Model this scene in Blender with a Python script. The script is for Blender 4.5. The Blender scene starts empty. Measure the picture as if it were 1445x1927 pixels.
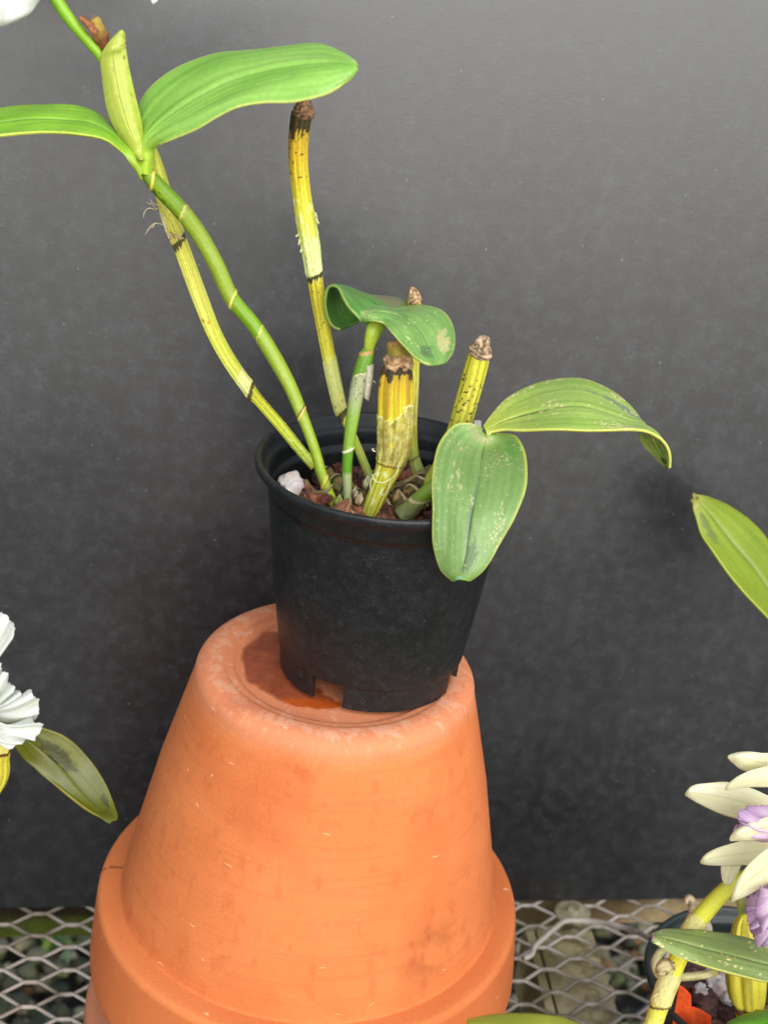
import bpy, bmesh, math, random
from math import sin, cos, pi, radians, exp, floor, hypot, atan2, sqrt
from mathutils import Vector, noise, Matrix
sc = bpy.context.scene
# ------------------------------------------------------------------ camera
F_PX, W_PX, H_PX = 2700.0, 1445.0, 1927.0
PITCH, ROLL = 0.4421, 0.1056
CAM = Vector((0.0158, -0.6304, 0.3868))
fwd = Vector((0, cos(PITCH), -sin(PITCH))); r0 = Vector((1, 0, 0)); u0 = Vector((0, sin(PITCH), cos(PITCH)))
right = r0 * cos(ROLL) + u0 * sin(ROLL); up = -r0 * sin(ROLL) + u0 * cos(ROLL)
cd = bpy.data.cameras.new('camera'); cam = bpy.data.objects.new('camera', cd); sc.collection.objects.link(cam)
M = Matrix((right, up, -fwd)).transposed().to_4x4(); M.translation = CAM; cam.matrix_world = M
cd.sensor_fit = 'VERTICAL'; cd.sensor_height = 36.0; cd.sensor_width = 27.0
cd.lens = F_PX / H_PX * 36.0; cd.clip_start = 0.02; cd.clip_end = 200
cd.dof.use_dof = True; cd.dof.focus_distance = 0.69; cd.dof.aperture_fstop = 11
sc.camera = cam
# ------------------------------------------------------------------ light: soft bright overcast day, from the upper right front
w = bpy.data.worlds.new('World'); sc.world = w; w.use_nodes = True
wn = w.node_tree; bg = wn.nodes['Background']
SUN_EL, SUN_AZ = radians(34), radians(21)     # azimuth: from the camera side (-y) towards +x
sky = wn.nodes.new('ShaderNodeTexSky'); sky.sky_type = 'NISHITA'; sky.sun_disc = False
sky.sun_elevation = SUN_EL; sky.sun_rotation = pi - SUN_AZ
sky.dust_density = 1.0; sky.air_density = 1.0; sky.ozone_density = 1.0
hs = wn.nodes.new('ShaderNodeHueSaturation'); hs.inputs['Saturation'].default_value = 0.60
wn.links.new(sky.outputs[0], hs.inputs['Color']); wn.links.new(hs.outputs[0], bg.inputs[0]); bg.inputs[1].default_value = 0.15
sl = bpy.data.lights.new('sun', 'SUN'); sl.energy = 1.5; sl.angle = radians(80); sl.color = (1.0, 0.995, 0.985)
so = bpy.data.objects.new('sun', sl); sc.collection.objects.link(so)
sd = Vector((sin(SUN_AZ) * cos(SUN_EL), -cos(SUN_AZ) * cos(SUN_EL), sin(SUN_EL)))
so.rotation_euler = sd.to_track_quat('Z', 'Y').to_euler(); so.location = sd * 3
sc.view_settings.view_transform = 'Standard'; sc.view_settings.look = 'None'
sc.view_settings.exposure = 1.0; sc.view_settings.gamma = 1; sc.view_settings.use_curve_mapping = False
sc.render.engine = 'CYCLES'
random.seed(7)

# ------------------------------------------------------------------ helpers
def ray(px, py):
    x = px - W_PX / 2; y = H_PX / 2 - py
    return fwd * F_PX + right * x + up * y
def PY(px, py, y):
    d = ray(px, py); return CAM + d * ((y - CAM.y) / d.y)
def PZ(px, py, z):
    d = ray(px, py); return CAM + d * ((z - CAM.z) / d.z)
def dist_f(p): return (p - CAM).dot(fwd) / F_PX     # metres per photo pixel at p
def lin(c): c /= 255.0; return c / 12.92 if c <= 0.04045 else ((c + 0.055) / 1.055) ** 2.4
def S(r, g, b, k=0.86): return (lin(r) * k, lin(g) * k, lin(b) * k)
def mix(a, b, t):
    t = 0 if t < 0 else 1 if t > 1 else t
    return (a[0] + (b[0] - a[0]) * t, a[1] + (b[1] - a[1]) * t, a[2] + (b[2] - a[2]) * t)
def sm(a, b, x):
    if a == b: return 1.0 if x > a else 0.0
    t = (x - a) / (b - a); t = 0 if t < 0 else 1 if t > 1 else t
    return t * t * (3 - 2 * t)
def nz(x, y=0.0, z=0.0): return noise.noise(Vector((x, y, z)))
def fb(x, y=0.0, z=0.0): return 0.6 * nz(x, y, z) + 0.3 * nz(2.1 * x, 2.1 * y, 2.1 * z + 5) + 0.15 * nz(4.3 * x, 4.3 * y, 4.3 * z + 9)
def stops(lst, x):
    if x <= lst[0][0]: return lst[0][1]
    for (a, ca), (b, cb) in zip(lst, lst[1:]):
        if x <= b: return mix(ca, cb, (x - a) / (b - a))
    return lst[-1][1]
def catmull(P, n):
    """P: list of tuples; n samples between each pair"""
    out = []
    k = len(P[0])
    for i in range(len(P) - 1):
        a = P[max(i - 1, 0)]; b = P[i]; c = P[i + 1]; d = P[min(i + 2, len(P) - 1)]
        for j in range(n):
            t = j / n; t2 = t * t; t3 = t2 * t
            out.append(tuple(0.5 * (2 * b[m] + (c[m] - a[m]) * t + (2 * a[m] - 5 * b[m] + 4 * c[m] - d[m]) * t2 + (3 * b[m] - a[m] - 3 * c[m] + d[m]) * t3) for m in range(k)))
    out.append(tuple(P[-1])); return out

def mesh_obj(name, verts, faces, mat, parent=None, cols=None, smooth=True, extra=None):
    me = bpy.data.meshes.new(name); me.from_pydata([tuple(v) for v in verts], [], faces); me.update()
    if cols:
        at = me.color_attributes.new('Col', 'FLOAT_COLOR', 'POINT'); buf = []
        for c in cols: buf += [c[0], c[1], c[2], 1.0]
        at.data.foreach_set('color', buf)
    if extra:
        at = me.attributes.new('Wet', 'FLOAT', 'POINT'); at.data.foreach_set('value', extra)
    if smooth: me.polygons.foreach_set('use_smooth', [True] * len(me.polygons))
    me.materials.append(mat)
    o = bpy.data.objects.new(name, me); sc.collection.objects.link(o)
    if parent: o.parent = parent; o.matrix_parent_inverse = parent.matrix_world.inverted() if False else Matrix.Translation(-parent.location)
    return o
def tag(o, label=None, cat=None, group=None, kind=None):
    if label: o['label'] = label
    if cat: o['category'] = cat
    if group: o['group'] = group
    if kind: o['kind'] = kind
    return o
def empty(name, loc, label, cat, group=None):
    o = bpy.data.objects.new(name, None); sc.collection.objects.link(o); o.location = loc; o.empty_display_size = 0.02
    return tag(o, label, cat, group)

# ------------------------------------------------------------------ materials
def mat_col(name, rough=0.5, bump=0.0, bscale=900, spec=0.5, noise_amt=0.0, nscale=300, sss=0.0, trans=0.0, wet=False, coat=0.0):
    """principled material fed by the mesh's own painted pigment, with procedural variation and bump"""
    m = bpy.data.materials.new(name); m.use_nodes = True; nt = m.node_tree; b = nt.nodes['Principled BSDF']; L = nt.links
    at = nt.nodes.new('ShaderNodeAttribute'); at.attribute_name = 'Col'
    tc = nt.nodes.new('ShaderNodeTexCoord')
    col = at.outputs['Color']
    if noise_amt:
        n1 = nt.nodes.new('ShaderNodeTexNoise'); n1.inputs['Scale'].default_value = nscale; n1.inputs['Detail'].default_value = 6; n1.inputs['Roughness'].default_value = .65
        L.new(tc.outputs['Object'], n1.inputs['Vector'])
        mr = nt.nodes.new('ShaderNodeMapRange'); mr.inputs[1].default_value = .25; mr.inputs[2].default_value = .75
        mr.inputs[3].default_value = 1 - noise_amt; mr.inputs[4].default_value = 1 + noise_amt
        L.new(n1.outputs['Fac'], mr.inputs[0])
        vm = nt.nodes.new('ShaderNodeVectorMath'); vm.operation = 'SCALE'
        L.new(col, vm.inputs[0]); L.new(mr.outputs[0], vm.inputs['Scale']); col = vm.outputs[0]
    L.new(col, b.inputs['Base Color'])
    b.inputs['Roughness'].default_value = rough; b.inputs['Specular IOR Level'].default_value = spec
    b.inputs['Coat Weight'].default_value = coat; b.inputs['Coat Roughness'].default_value = .25
    if wet:
        aw = nt.nodes.new('ShaderNodeAttribute'); aw.attribute_name = 'Wet'
        mw = nt.nodes.new('ShaderNodeMapRange'); mw.inputs[3].default_value = rough; mw.inputs[4].default_value = 0.08
        L.new(aw.outputs['Fac'], mw.inputs[0]); L.new(mw.outputs[0], b.inputs['Roughness'])
    if bump:
        n2 = nt.nodes.new('ShaderNodeTexNoise'); n2.inputs['Scale'].default_value = bscale; n2.inputs['Detail'].default_value = 5
        L.new(tc.outputs['Object'], n2.inputs['Vector'])
        bp = nt.nodes.new('ShaderNodeBump'); bp.inputs['Strength'].default_value = bump; bp.inputs['Distance'].default_value = 0.0006
        L.new(n2.outputs['Fac'], bp.inputs['Height']); L.new(bp.outputs[0], b.inputs['Normal'])
    if sss:
        b.inputs['Subsurface Weight'].default_value = sss; b.inputs['Subsurface Scale'].default_value = 0.004
        b.inputs['Subsurface Radius'].default_value = (1, .9, .6)
    if trans:
        out = nt.nodes['Material Output']; tr = nt.nodes.new('ShaderNodeBsdfTranslucent'); mx = nt.nodes.new('ShaderNodeMixShader')
        L.new(col, tr.inputs['Color']); mx.inputs[0].default_value = trans
        L.new(b.outputs[0], mx.inputs[1]); L.new(tr.outputs[0], mx.inputs[2]); L.new(mx.outputs[0], out.inputs['Surface'])
    return m
M_leaf = mat_col('leaf', rough=.40, bump=.25, bscale=700, noise_amt=.12, nscale=450, trans=.10, spec=.5)
M_stem = mat_col('stem', rough=.42, bump=.35, bscale=900, noise_amt=.12, nscale=600, sss=.0, spec=.45)
M_old = mat_col('old_stem', rough=.6, bump=.6, bscale=800, noise_amt=.16, nscale=700, spec=.35)
M_dry = mat_col('dry_husk', rough=.85, bump=1.0, bscale=1300, noise_amt=.3, nscale=900, spec=.2)
M_white = mat_col('white_petal', rough=.55, bump=.2, bscale=500, noise_amt=.03, trans=.5, spec=.3)
M_terra = mat_col('terracotta', rough=.82, bump=.6, bscale=1300, noise_amt=.10, nscale=620, wet=True, spec=.3)
def add_scratches(m):
    nt = m.node_tree; L = nt.links; b = nt.nodes['Principled BSDF']; src = b.inputs['Base Color'].links[0].from_socket
    tc = nt.nodes.new('ShaderNodeTexCoord')
    def layer(scale, vec, dist, thr, seedoff, lo, hi, dw):
        nonlocal src
        n = nt.nodes.new('ShaderNodeTexNoise'); n.inputs['Scale'].default_value = 60; L.new(tc.outputs['Object'], n.inputs['Vector'])
        sb = nt.nodes.new('ShaderNodeVectorMath'); sb.operation = 'MULTIPLY_ADD'; sb.inputs[1].default_value = (dw, dw, dw); L.new(n.outputs['Color'], sb.inputs[0]); L.new(tc.outputs['Object'], sb.inputs[2])
        mp = nt.nodes.new('ShaderNodeMapping'); mp.inputs['Scale'].default_value = vec; mp.inputs['Location'].default_value = (seedoff, 0, seedoff); mp.inputs['Rotation'].default_value = (0, seedoff * .2, 0)
        L.new(sb.outputs[0], mp.inputs[0])
        v = nt.nodes.new('ShaderNodeTexVoronoi'); v.inputs['Scale'].default_value = scale; L.new(mp.outputs[0], v.inputs['Vector'])
        r = nt.nodes.new('ShaderNodeMapRange'); r.inputs[1].default_value = dist * .6; r.inputs[2].default_value = dist; r.inputs[3].default_value = 1; r.inputs[4].default_value = 0; L.new(v.outputs['Distance'], r.inputs[0])
        sc_ = nt.nodes.new('ShaderNodeSeparateColor'); L.new(v.outputs['Color'], sc_.inputs[0])
        t = nt.nodes.new('ShaderNodeMath'); t.operation = 'GREATER_THAN'; t.inputs[1].default_value = thr; L.new(sc_.outputs[0], t.inputs[0])
        mu = nt.nodes.new('ShaderNodeMath'); mu.operation = 'MULTIPLY'; L.new(r.outputs[0], mu.inputs[0]); L.new(t.outputs[0], mu.inputs[1])
        m2 = nt.nodes.new('ShaderNodeMath'); m2.operation = 'MULTIPLY'; m2.inputs[1].default_value = hi; L.new(mu.outputs[0], m2.inputs[0])
        mx = nt.nodes.new('ShaderNodeMix'); mx.data_type = 'RGBA'; L.new(m2.outputs[0], mx.inputs[0]); L.new(src, mx.inputs[6]); mx.inputs[7].default_value = (*lo, 1); src = mx.outputs[2]
    layer(60, (.45, 1, 4.2), .10, .80, 1.3, (.92, .62, .34), .5, .012)
    layer(60, (1.0, .5, 3.2), .09, .84, 4.7, (.92, .62, .34), .5, .02)
    layer(40, (2.2, 2.2, 1.0), .07, .88, 7.7, (.90, .66, .46), .6, .02)
    layer(150, (1, 1, 1), .10, .965, 2.9, (.20, .07, .03), .7, .0)
    L.new(src, b.inputs['Base Color'])
add_scratches(M_terra)
M_bark = mat_col('bark', rough=.62, bump=1.0, bscale=420, noise_amt=.75, nscale=230, spec=.5)
M_stone = mat_col('stone', rough=.8, bump=.6, bscale=300, noise_amt=.3, nscale=200, spec=.3)
M_root = mat_col('root', rough=.8, bump=.6, bscale=900, noise_amt=.2, nscale=700)
M_tag = mat_col('tag_plastic', rough=.5, noise_amt=.05, nscale=120, spec=.4)
M_metal = mat_col('coated_metal', rough=.55, bump=.3, bscale=900, noise_amt=.18, nscale=500)

def mat_black(name, base, rough, speck, scale_big, dust_amt, vstretch=1.0, ring=False, sp=.5, bmp=.2, thr=.72):
    m = bpy.data.materials.new(name); m.use_nodes = True; nt = m.node_tree; b = nt.nodes['Principled BSDF']; L = nt.links
    tc = nt.nodes.new('ShaderNodeTexCoord')
    mp = nt.nodes.new('ShaderNodeMapping'); mp.inputs['Scale'].default_value = (1, 1, 1 / vstretch); L.new(tc.outputs['Object'], mp.inputs[0])
    def N(scale, det=6, rgh=.6):
        n = nt.nodes.new('ShaderNodeTexNoise'); n.inputs['Scale'].default_value = scale; n.inputs['Detail'].default_value = det; n.inputs['Roughness'].default_value = rgh
        L.new(mp.outputs[0], n.inputs['Vector']); return n.outputs['Fac']
    def MR(s, a, b_, c, d):
        r = nt.nodes.new('ShaderNodeMapRange'); r.inputs[1].default_value = a; r.inputs[2].default_value = b_; r.inputs[3].default_value = c; r.inputs[4].default_value = d
        L.new(s, r.inputs[0]); return r.outputs[0]
    def MA(op, a, b_):
        r = nt.nodes.new('ShaderNodeMath'); r.operation = op
        for i, v in enumerate((a, b_)):
            if isinstance(v, (int, float)): r.inputs[i].default_value = v
            else: L.new(v, r.inputs[i])
        return r.outputs[0]
    big = MR(N(scale_big), .42, .72, 0, 1); mid = MR(N(scale_big * 6, 8, .7), .45, .75, 0, 1); fine = MR(N(scale_big * 28, 3, .6), .5, .72, 0, 1)
    dust = MA('ADD', MA('MULTIPLY', big, .14), MA('MULTIPLY', mid, MA('ADD', MA('MULTIPLY', fine, .7), .35)))
    v = nt.nodes.new('ShaderNodeTexVoronoi'); v.inputs['Scale'].default_value = speck; L.new(tc.outputs['Object'], v.inputs['Vector'])
    spk = MR(v.outputs['Distance'], .03, .085, 1, 0)
    wn_ = nt.nodes.new('ShaderNodeSeparateColor'); L.new(v.outputs['Color'], wn_.inputs[0])
    spk = MA('MULTIPLY', spk, MR(wn_.outputs[0], thr, .95, 0, 1))
    tot = MA('ADD', MA('MULTIPLY', dust, dust_amt), MA('MULTIPLY', spk, .35))
    if ring:
        v2 = nt.nodes.new('ShaderNodeTexVoronoi'); v2.inputs['Scale'].default_value = 170; L.new(tc.outputs['Object'], v2.inputs['Vector'])
        s2 = nt.nodes.new('ShaderNodeSeparateColor'); L.new(v2.outputs['Color'], s2.inputs[0])
        rr = MA('MULTIPLY', MA('MULTIPLY', MR(v2.outputs['Distance'], .20, .25, 0, 1), MR(v2.outputs['Distance'], .25, .31, 1, 0)), MR(s2.outputs[1], .78, .85, 0, 1))
        tot = MA('ADD', tot, MA('MULTIPLY', rr, .04))
    cr = nt.nodes.new('ShaderNodeMix'); cr.data_type = 'RGBA'; L.new(tot, cr.inputs[0])
    cr.inputs[6].default_value = (*base, 1); cr.inputs[7].default_value = (.40, .42, .44, 1)
    L.new(cr.outputs[2], b.inputs['Base Color'])
    L.new(MR(tot, 0, .3, rough, min(rough + .2, .9)), b.inputs['Roughness'])
    bp = nt.nodes.new('ShaderNodeBump'); bp.inputs['Strength'].default_value = bmp; bp.inputs['Distance'].default_value = .0005; b.inputs['Specular IOR Level'].default_value = sp
    L.new(fine, bp.inputs['Height']); L.new(bp.outputs[0], b.inputs['Normal'])
    return m
M_panel = mat_black('black_board', (.0035, .0037, .0048), .375, 120, 18, .115, 1.0, sp=1.0, bmp=.05, thr=.62)
M_pot = mat_black('black_plastic', (.0065, .0072, .0070), .40, 420, 34, .06, 1.0, ring=True, sp=.4, thr=.2)
M_pot2 = mat_black('dark_green_plastic', (.010, .017, .014), .38, 200, 25, .05)
def mat_simple(name, c, rough=.9, sc_=3, c2=None):
    m = bpy.data.materials.new(name); m.use_nodes = True; nt = m.node_tree; b = nt.nodes['Principled BSDF']
    n = nt.nodes.new('ShaderNodeTexNoise'); n.inputs['Scale'].default_value = sc_; n.inputs['Detail'].default_value = 8
    tc = nt.nodes.new('ShaderNodeTexCoord'); nt.links.new(tc.outputs['Object'], n.inputs['Vector'])
    mx = nt.nodes.new('ShaderNodeMix'); mx.data_type = 'RGBA'; mx.inputs[6].default_value = (*c, 1); mx.inputs[7].default_value = (*(c2 or [v * .5 for v in c]), 1)
    nt.links.new(n.outputs['Fac'], mx.inputs[0]); nt.links.new(mx.outputs[2], b.inputs['Base Color']); b.inputs['Roughness'].default_value = rough
    return m

# ------------------------------------------------------------------ shape builders
def tube(name, ctrl, mat, parent, colfn, nseg=40, step=.0007, ribs=(0, 0), bump=None, px=True, wob=.0):
    """ctrl: (px, py, depth_y, radius_px) or, px=False, (x, y, z, radius_m).  colfn(key, theta, s, frac); key is py (px=True) or fraction"""
    P = []
    for i, c in enumerate(ctrl):
        if px:
            p = PY(c[0], c[1], c[2]); P.append((p.x, p.y, p.z, c[3] * dist_f(p), c[1]))
        else: P.append((c[0], c[1], c[2], c[3], i / (len(ctrl) - 1)))
    D = catmull(P, 24)
    # arc-length resample
    L = [0]
    for a, b in zip(D, D[1:]): L.append(L[-1] + hypot(hypot(a[0] - b[0], a[1] - b[1]), a[2] - b[2]))
    n = max(6, int(L[-1] / step)); R = []; j = 0
    for i in range(n + 1):
        s = L[-1] * i / n
        while j < len(L) - 2 and L[j + 1] < s: j += 1
        t = (s - L[j]) / max(L[j + 1] - L[j], 1e-9)
        R.append(tuple(D[j][m] + (D[j + 1][m] - D[j][m]) * t for m in range(5)))
    V = []; C = []; Fc = []
    view = Vector((0, 1, 0)); seed = sum(ctrl[0][:2]) * .37
    for i, q in enumerate(R):
        a = R[max(i - 1, 0)]; b = R[min(i + 1, n)]
        T = Vector((b[0] - a[0], b[1] - a[1], b[2] - a[2])).normalized()
        e1 = T.cross(view)
        if e1.length < .05: e1 = T.cross(Vector((0, 0, 1)))
        e1 = -e1.normalized(); e2 = T.cross(e1); s = L[-1] * i / n
        c = Vector(q[:3])
        for k in range(nseg):
            th = 2 * pi * k / nseg; r = q[3]
            if ribs[0]:
                ph = th + .25 * nz(s * 18, seed)
                g = abs(sin(ribs[0] * ph / 2 + seed)); r *= 1 - ribs[1] * (1 - g) ** 1.6
            if wob: r *= 1 + wob * nz(cos(th) * 1.5 + seed, sin(th) * 1.5, s * 90)
            if bump: r += bump(q[4], th, s, q[3])
            V.append(c + (e1 * cos(th) + e2 * sin(th)) * r)
            C.append(colfn(q[4], th, s, i / n))
    for i in range(n):
        for k in range(nseg):
            k2 = (k + 1) % nseg
            Fc.append((i * nseg + k, i * nseg + k2, (i + 1) * nseg + k2, (i + 1) * nseg + k))
    Fc.append(tuple(range(nseg - 1, -1, -1))); Fc.append(tuple(n * nseg + k for k in range(nseg)))
    g_ = (1.2, 1.27, 1.2) if mat is M_old else (.95, .92, .85) if mat is M_stem else (1, 1, 1)
    C = [(min(.93, c[0] * g_[0]), min(.93, c[1] * g_[1]), c[2] * g_[2]) for c in C]
    return mesh_obj(name, V, Fc, mat, parent, C)

def sheet(name, st, mat, parent, colfn, nu=110, nv=30, thick=.0011, groove=.0010, vein=.00012, wave=0, seed=0, ser=0):
    """st: stations ((ax,ay,ad),(mx,my,md),(bx,by,bd)) in photo pixels + depth: a real curved leaf / petal surface"""
    P = [tuple(PY(*s_[0])) + tuple(PY(*s_[1])) + tuple(PY(*s_[2])) for s_ in st]
    per = max(2, nu // (len(P) - 1)); D = catmull(P, per); nu = len(D) - 1
    V = []; G = []
    for i, d in enumerate(D):
        A = Vector(d[0:3]); Mi = Vector(d[3:6]); B = Vector(d[6:9]); row = []
        for j in range(nv + 1):
            v = -1 + 2 * j / nv
            row.append(A * ((v * v - v) / 2) + Mi * (1 - v * v) + B * ((v * v + v) / 2))
        G.append(row)
    N = []
    for i in range(nu + 1):
        for j in range(nv + 1):
            du = G[min(i + 1, nu)][j] - G[max(i - 1, 0)][j]; dv = G[i][min(j + 1, nv)] - G[i][max(j - 1, 0)]
            n_ = du.cross(dv); N.append(n_.normalized() if n_.length > 1e-12 else Vector((0, -1, 0)))
    flip = 1 if sum(n_.dot(CAM - G[k // (nv + 1)][k % (nv + 1)]) for k, n_ in enumerate(N[:(nv + 1) * (nu // 2)])) > 0 else -1
    C = []
    for i in range(nu + 1):
        for j in range(nv + 1):
            v = -1 + 2 * j / nv; u = i / nu; wdt = (G[i][0] - G[i][nv]).length
            fade = min(1, (wdt / .028) ** 2) * min(1, (1 - u) * 5)
            h = -groove * exp(-(v / .05) ** 2) * fade + vein * .45 * sin(v * 34 + 3 * nz(u * 1.5, v * 3, seed)) * fade * fade
            h += wave * nz(u * 5, v * 2.2, seed) * (.3 + abs(v)) * fade
            p = G[i][j] + N[i * (nv + 1) + j] * (flip * h)
            if ser and j in (0, nv): p += (G[i][nv // 2] - G[i][j]).normalized() * ser * (i % 2)
            V.append(p); C.append(colfn(u, v, seed))
    Fc = []
    for i in range(nu):
        for j in range(nv):
            a = i * (nv + 1) + j; q = (a, a + 1, a + nv + 2, a + nv + 1)
            Fc.append(q if flip > 0 else q[::-1])
    o = mesh_obj(name, V, Fc, mat, parent, C)
    sd_ = o.modifiers.new('thickness', 'SOLIDIFY'); sd_.thickness = thick; sd_.offset = -1
    return o

def lathe(name, prof, mat, parent=None, center=(0, 0, 0), nseg=160, colfn=None, wetfn=None, cshift=None, close=True):
    V = []; C = []; W = []; Fc = []; n = len(prof)
    for i, (r, z) in enumerate(prof):
        ox = cshift(z) if cshift else 0
        for k in range(nseg):
            th = 2 * pi * k / nseg
            p = Vector((r * cos(th) + ox, r * sin(th), z)); V.append(p + Vector(center))
            if colfn: C.append(colfn(p, th))
            if wetfn: W.append(wetfn(p))
    for i in range(n - 1):
        for k in range(nseg):
            k2 = (k + 1) % nseg; Fc.append((i * nseg + k, (i + 1) * nseg + k, (i + 1) * nseg + k2, i * nseg + k2))
    return mesh_obj(name, V, Fc, mat, parent, C or None, extra=W or None)
def refine(prof, step):
    out = [prof[0]]
    for a, b in zip(prof, prof[1:]):
        d = hypot(a[0] - b[0], a[1] - b[1]); m = max(1, int(d / step))
        for j in range(1, m + 1): out.append((a[0] + (b[0] - a[0]) * j / m, a[1] + (b[1] - a[1]) * j / m))
    return out
def rounded(prof, n=2):
    for _ in range(n):
        q = [prof[0]]
        for a, b in zip(prof, prof[1:]):
            q.append((a[0] * .75 + b[0] * .25, a[1] * .75 + b[1] * .25)); q.append((a[0] * .25 + b[0] * .75, a[1] * .25 + b[1] * .75))
        q.append(prof[-1]); prof = q
    return prof

def rock_mesh(name, mat, sx, sy, sz, seed, rough=.25, sub=3, colA=None, colB=None, boxy=0.0):
    bm = bmesh.new(); bmesh.ops.create_icosphere(bm, subdivisions=sub, radius=1)
    for v in bm.verts:
        p = v.co.copy()
        if boxy:
            mx_ = max(abs(p.x), abs(p.y), abs(p.z)); p = p.lerp(p / mx_ * .8, boxy)
        d = 1 + rough * nz(p.x * 1.3 + seed, p.y * 1.3, p.z * 1.3) + rough * .45 * nz(p.x * 4 + seed, p.y * 2, p.z * 6)
        v.co = Vector((p.x * sx * d, p.y * sy * d, p.z * sz * d))
    me = bpy.data.meshes.new(name); bm.to_mesh(me); bm.free()
    at = me.color_attributes.new('Col', 'FLOAT_COLOR', 'POINT')
    for i, v in enumerate(me.vertices):
        c = mix(colA, colB, .5 + 1.1 * nz(v.co.x / sx * 1.5 + seed, v.co.y / sy * 1.5, v.co.z / sz * 3)); at.data[i].color = (*c, 1)
    me.polygons.foreach_set('use_smooth', [sub > 2 and mat is not M_bark] * len(me.polygons)); me.materials.append(mat)
    return me

# ================================================================== SETTING
ZG = -.29       # top of the bench mesh
ZF = -.66       # greenhouse floor
gm = mat_simple('dark_soil', (.05, .045, .035), .95, 6)
g = mesh_obj('ground', [(-30, -30, ZF), (30, -30, ZF), (30, 30, ZF), (-30, 30, ZF)], [(0, 1, 2, 3)], gm, smooth=False); tag(g, kind='structure')
# gravel: one mass of pebbles seen blurred through the bench mesh
V = []; Fc = []; C = []
bm = bmesh.new(); bmesh.ops.create_icosphere(bm, subdivisions=2, radius=1); iv = [v.co.copy() for v in bm.verts]; ifc = [tuple(v.index for v in f.verts) for f in bm.faces]; bm.free()
pal = [(88, 88, 68), (116, 112, 86), (72, 70, 50), (150, 140, 106), (60, 62, 46), (176, 166, 134), (92, 98, 56), (124, 92, 58), (40, 42, 34)]
for i in range(4600):
    x = random.uniform(-.5, .65); y = random.uniform(.22, .82)
    s_ = random.uniform(.005, .012); base = len(V); rz = random.uniform(0, pi)
    sx, sy, sz = s_ * random.uniform(.8, 1.3), s_ * random.uniform(.7, 1), s_ * random.uniform(.5, .8)
    c = S(*random.choice(pal), k=1.0)
    for p in iv:
        d = 1 + .45 * nz(p.x * 1.4 + i, p.y * 1.4, p.z * 1.4)
        a, b = p.x * sx * d, p.y * sy * d
        V.append((x + a * cos(rz) - b * sin(rz), y + a * sin(rz) + b * cos(rz), ZF + sz * .5 + p.z * sz * d + (i % 4) * .006))
        C.append(mix(c, S(90, 95, 50, .4), .5 * sm(-.1, .5, nz(x * 8, y * 8, i * .01))))
    Fc += [tuple(base + k for k in f) for f in ifc]
tag(mesh_obj('gravel', V, Fc, M_stone, cols=C), kind='stuff')
# small weeds among the gravel
V = []; Fc = []; C = []
for cl in range(4):
    cx_, cy_ = random.uniform(-.5, .7), random.uniform(.25, .8)
    for i in range(14):
        a = random.uniform(0, 2 * pi); l = random.uniform(.015, .04); wd = l * .16; b = len(V)
        d = Vector((cos(a), sin(a), random.uniform(.2, .9))); sdv = Vector((-sin(a), cos(a), 0)); o_ = Vector((cx_ + random.gauss(0, .015), cy_ + random.gauss(0, .015), ZF + .02))
        V += [o_, o_ + d * l * .5 + sdv * wd, o_ + d * l, o_ + d * l * .5 - sdv * wd]; Fc.append((b, b + 1, b + 2, b + 3))
        cc = S(*random.choice([(110, 140, 50), (140, 160, 60), (80, 110, 40)]), k=.6); C += [cc] * 4
tag(mesh_obj('weeds', V, Fc, M_leaf, cols=C), kind='stuff')

# ------------------------------------------------------------------ bench: expanded metal top, rail, post
GA = radians(8.5); gx = Vector((cos(GA), sin(GA), 0)); gy = Vector((-sin(GA), cos(GA), 0))
O = PZ(430 / 6.568, 1700 + 665 / 6.568, ZG)     # one arch top
bench = empty('wire_mesh_bench', (0, .1, ZG), 'grey expanded metal mesh bench top that the clay pots stand on', 'bench')
V = []; Fc = []; C = []
PX, PYS = .0450, .02095
prof = [(-.5, 0), (-.435, 0), (-.40, .04), (-.11, .95), (-.06, 1), (.06, 1), (.11, .95), (.40, .04), (.435, 0)]
for row in range(-62, 34):
    pts = []
    xo = PX * .5 if row % 2 else 0
    for c_ in range(-17, 20):
        for (u, h) in prof:
            pos = O + gx * (c_ * PX + xo + u * PX + row * -.00025) + gy * (row * PYS / 2 + (h - 1) * PYS / 2)
            pos += gx * (-row * .0) ; pos.z = ZG - .0012 + .0007 * (h - .5)
            pts.append(pos)
    nS = 6; b0 = len(V)
    for i, p in enumerate(pts):
        T = (pts[min(i + 1, len(pts) - 1)] - pts[max(i - 1, 0)]).normalized(); n1 = Vector((-T.y, T.x, 0))
        for k in range(nS):
            th = 2 * pi * (k + .5) / nS; V.append(p + n1 * (cos(th) * .00130) + Vector((0, 0, sin(th) * .00120)))
            C.append(mix(S(206, 192, 176, .78), S(130, 116, 94, .75), .35 + 1.2 * nz(p.x * 30, p.y * 30, k * .2) + 1.2 * nz(p.x * 160, p.y * 160, k * .3)))
    for i in range(len(pts) - 1):
        for k in range(nS):
            Fc.append((b0 + i * nS + k, b0 + i * nS + (k + 1) % nS, b0 + (i + 1) * nS + (k + 1) % nS, b0 + (i + 1) * nS + k))
mesh_obj('mesh_top', V, Fc, M_metal, bench, C)
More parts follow.
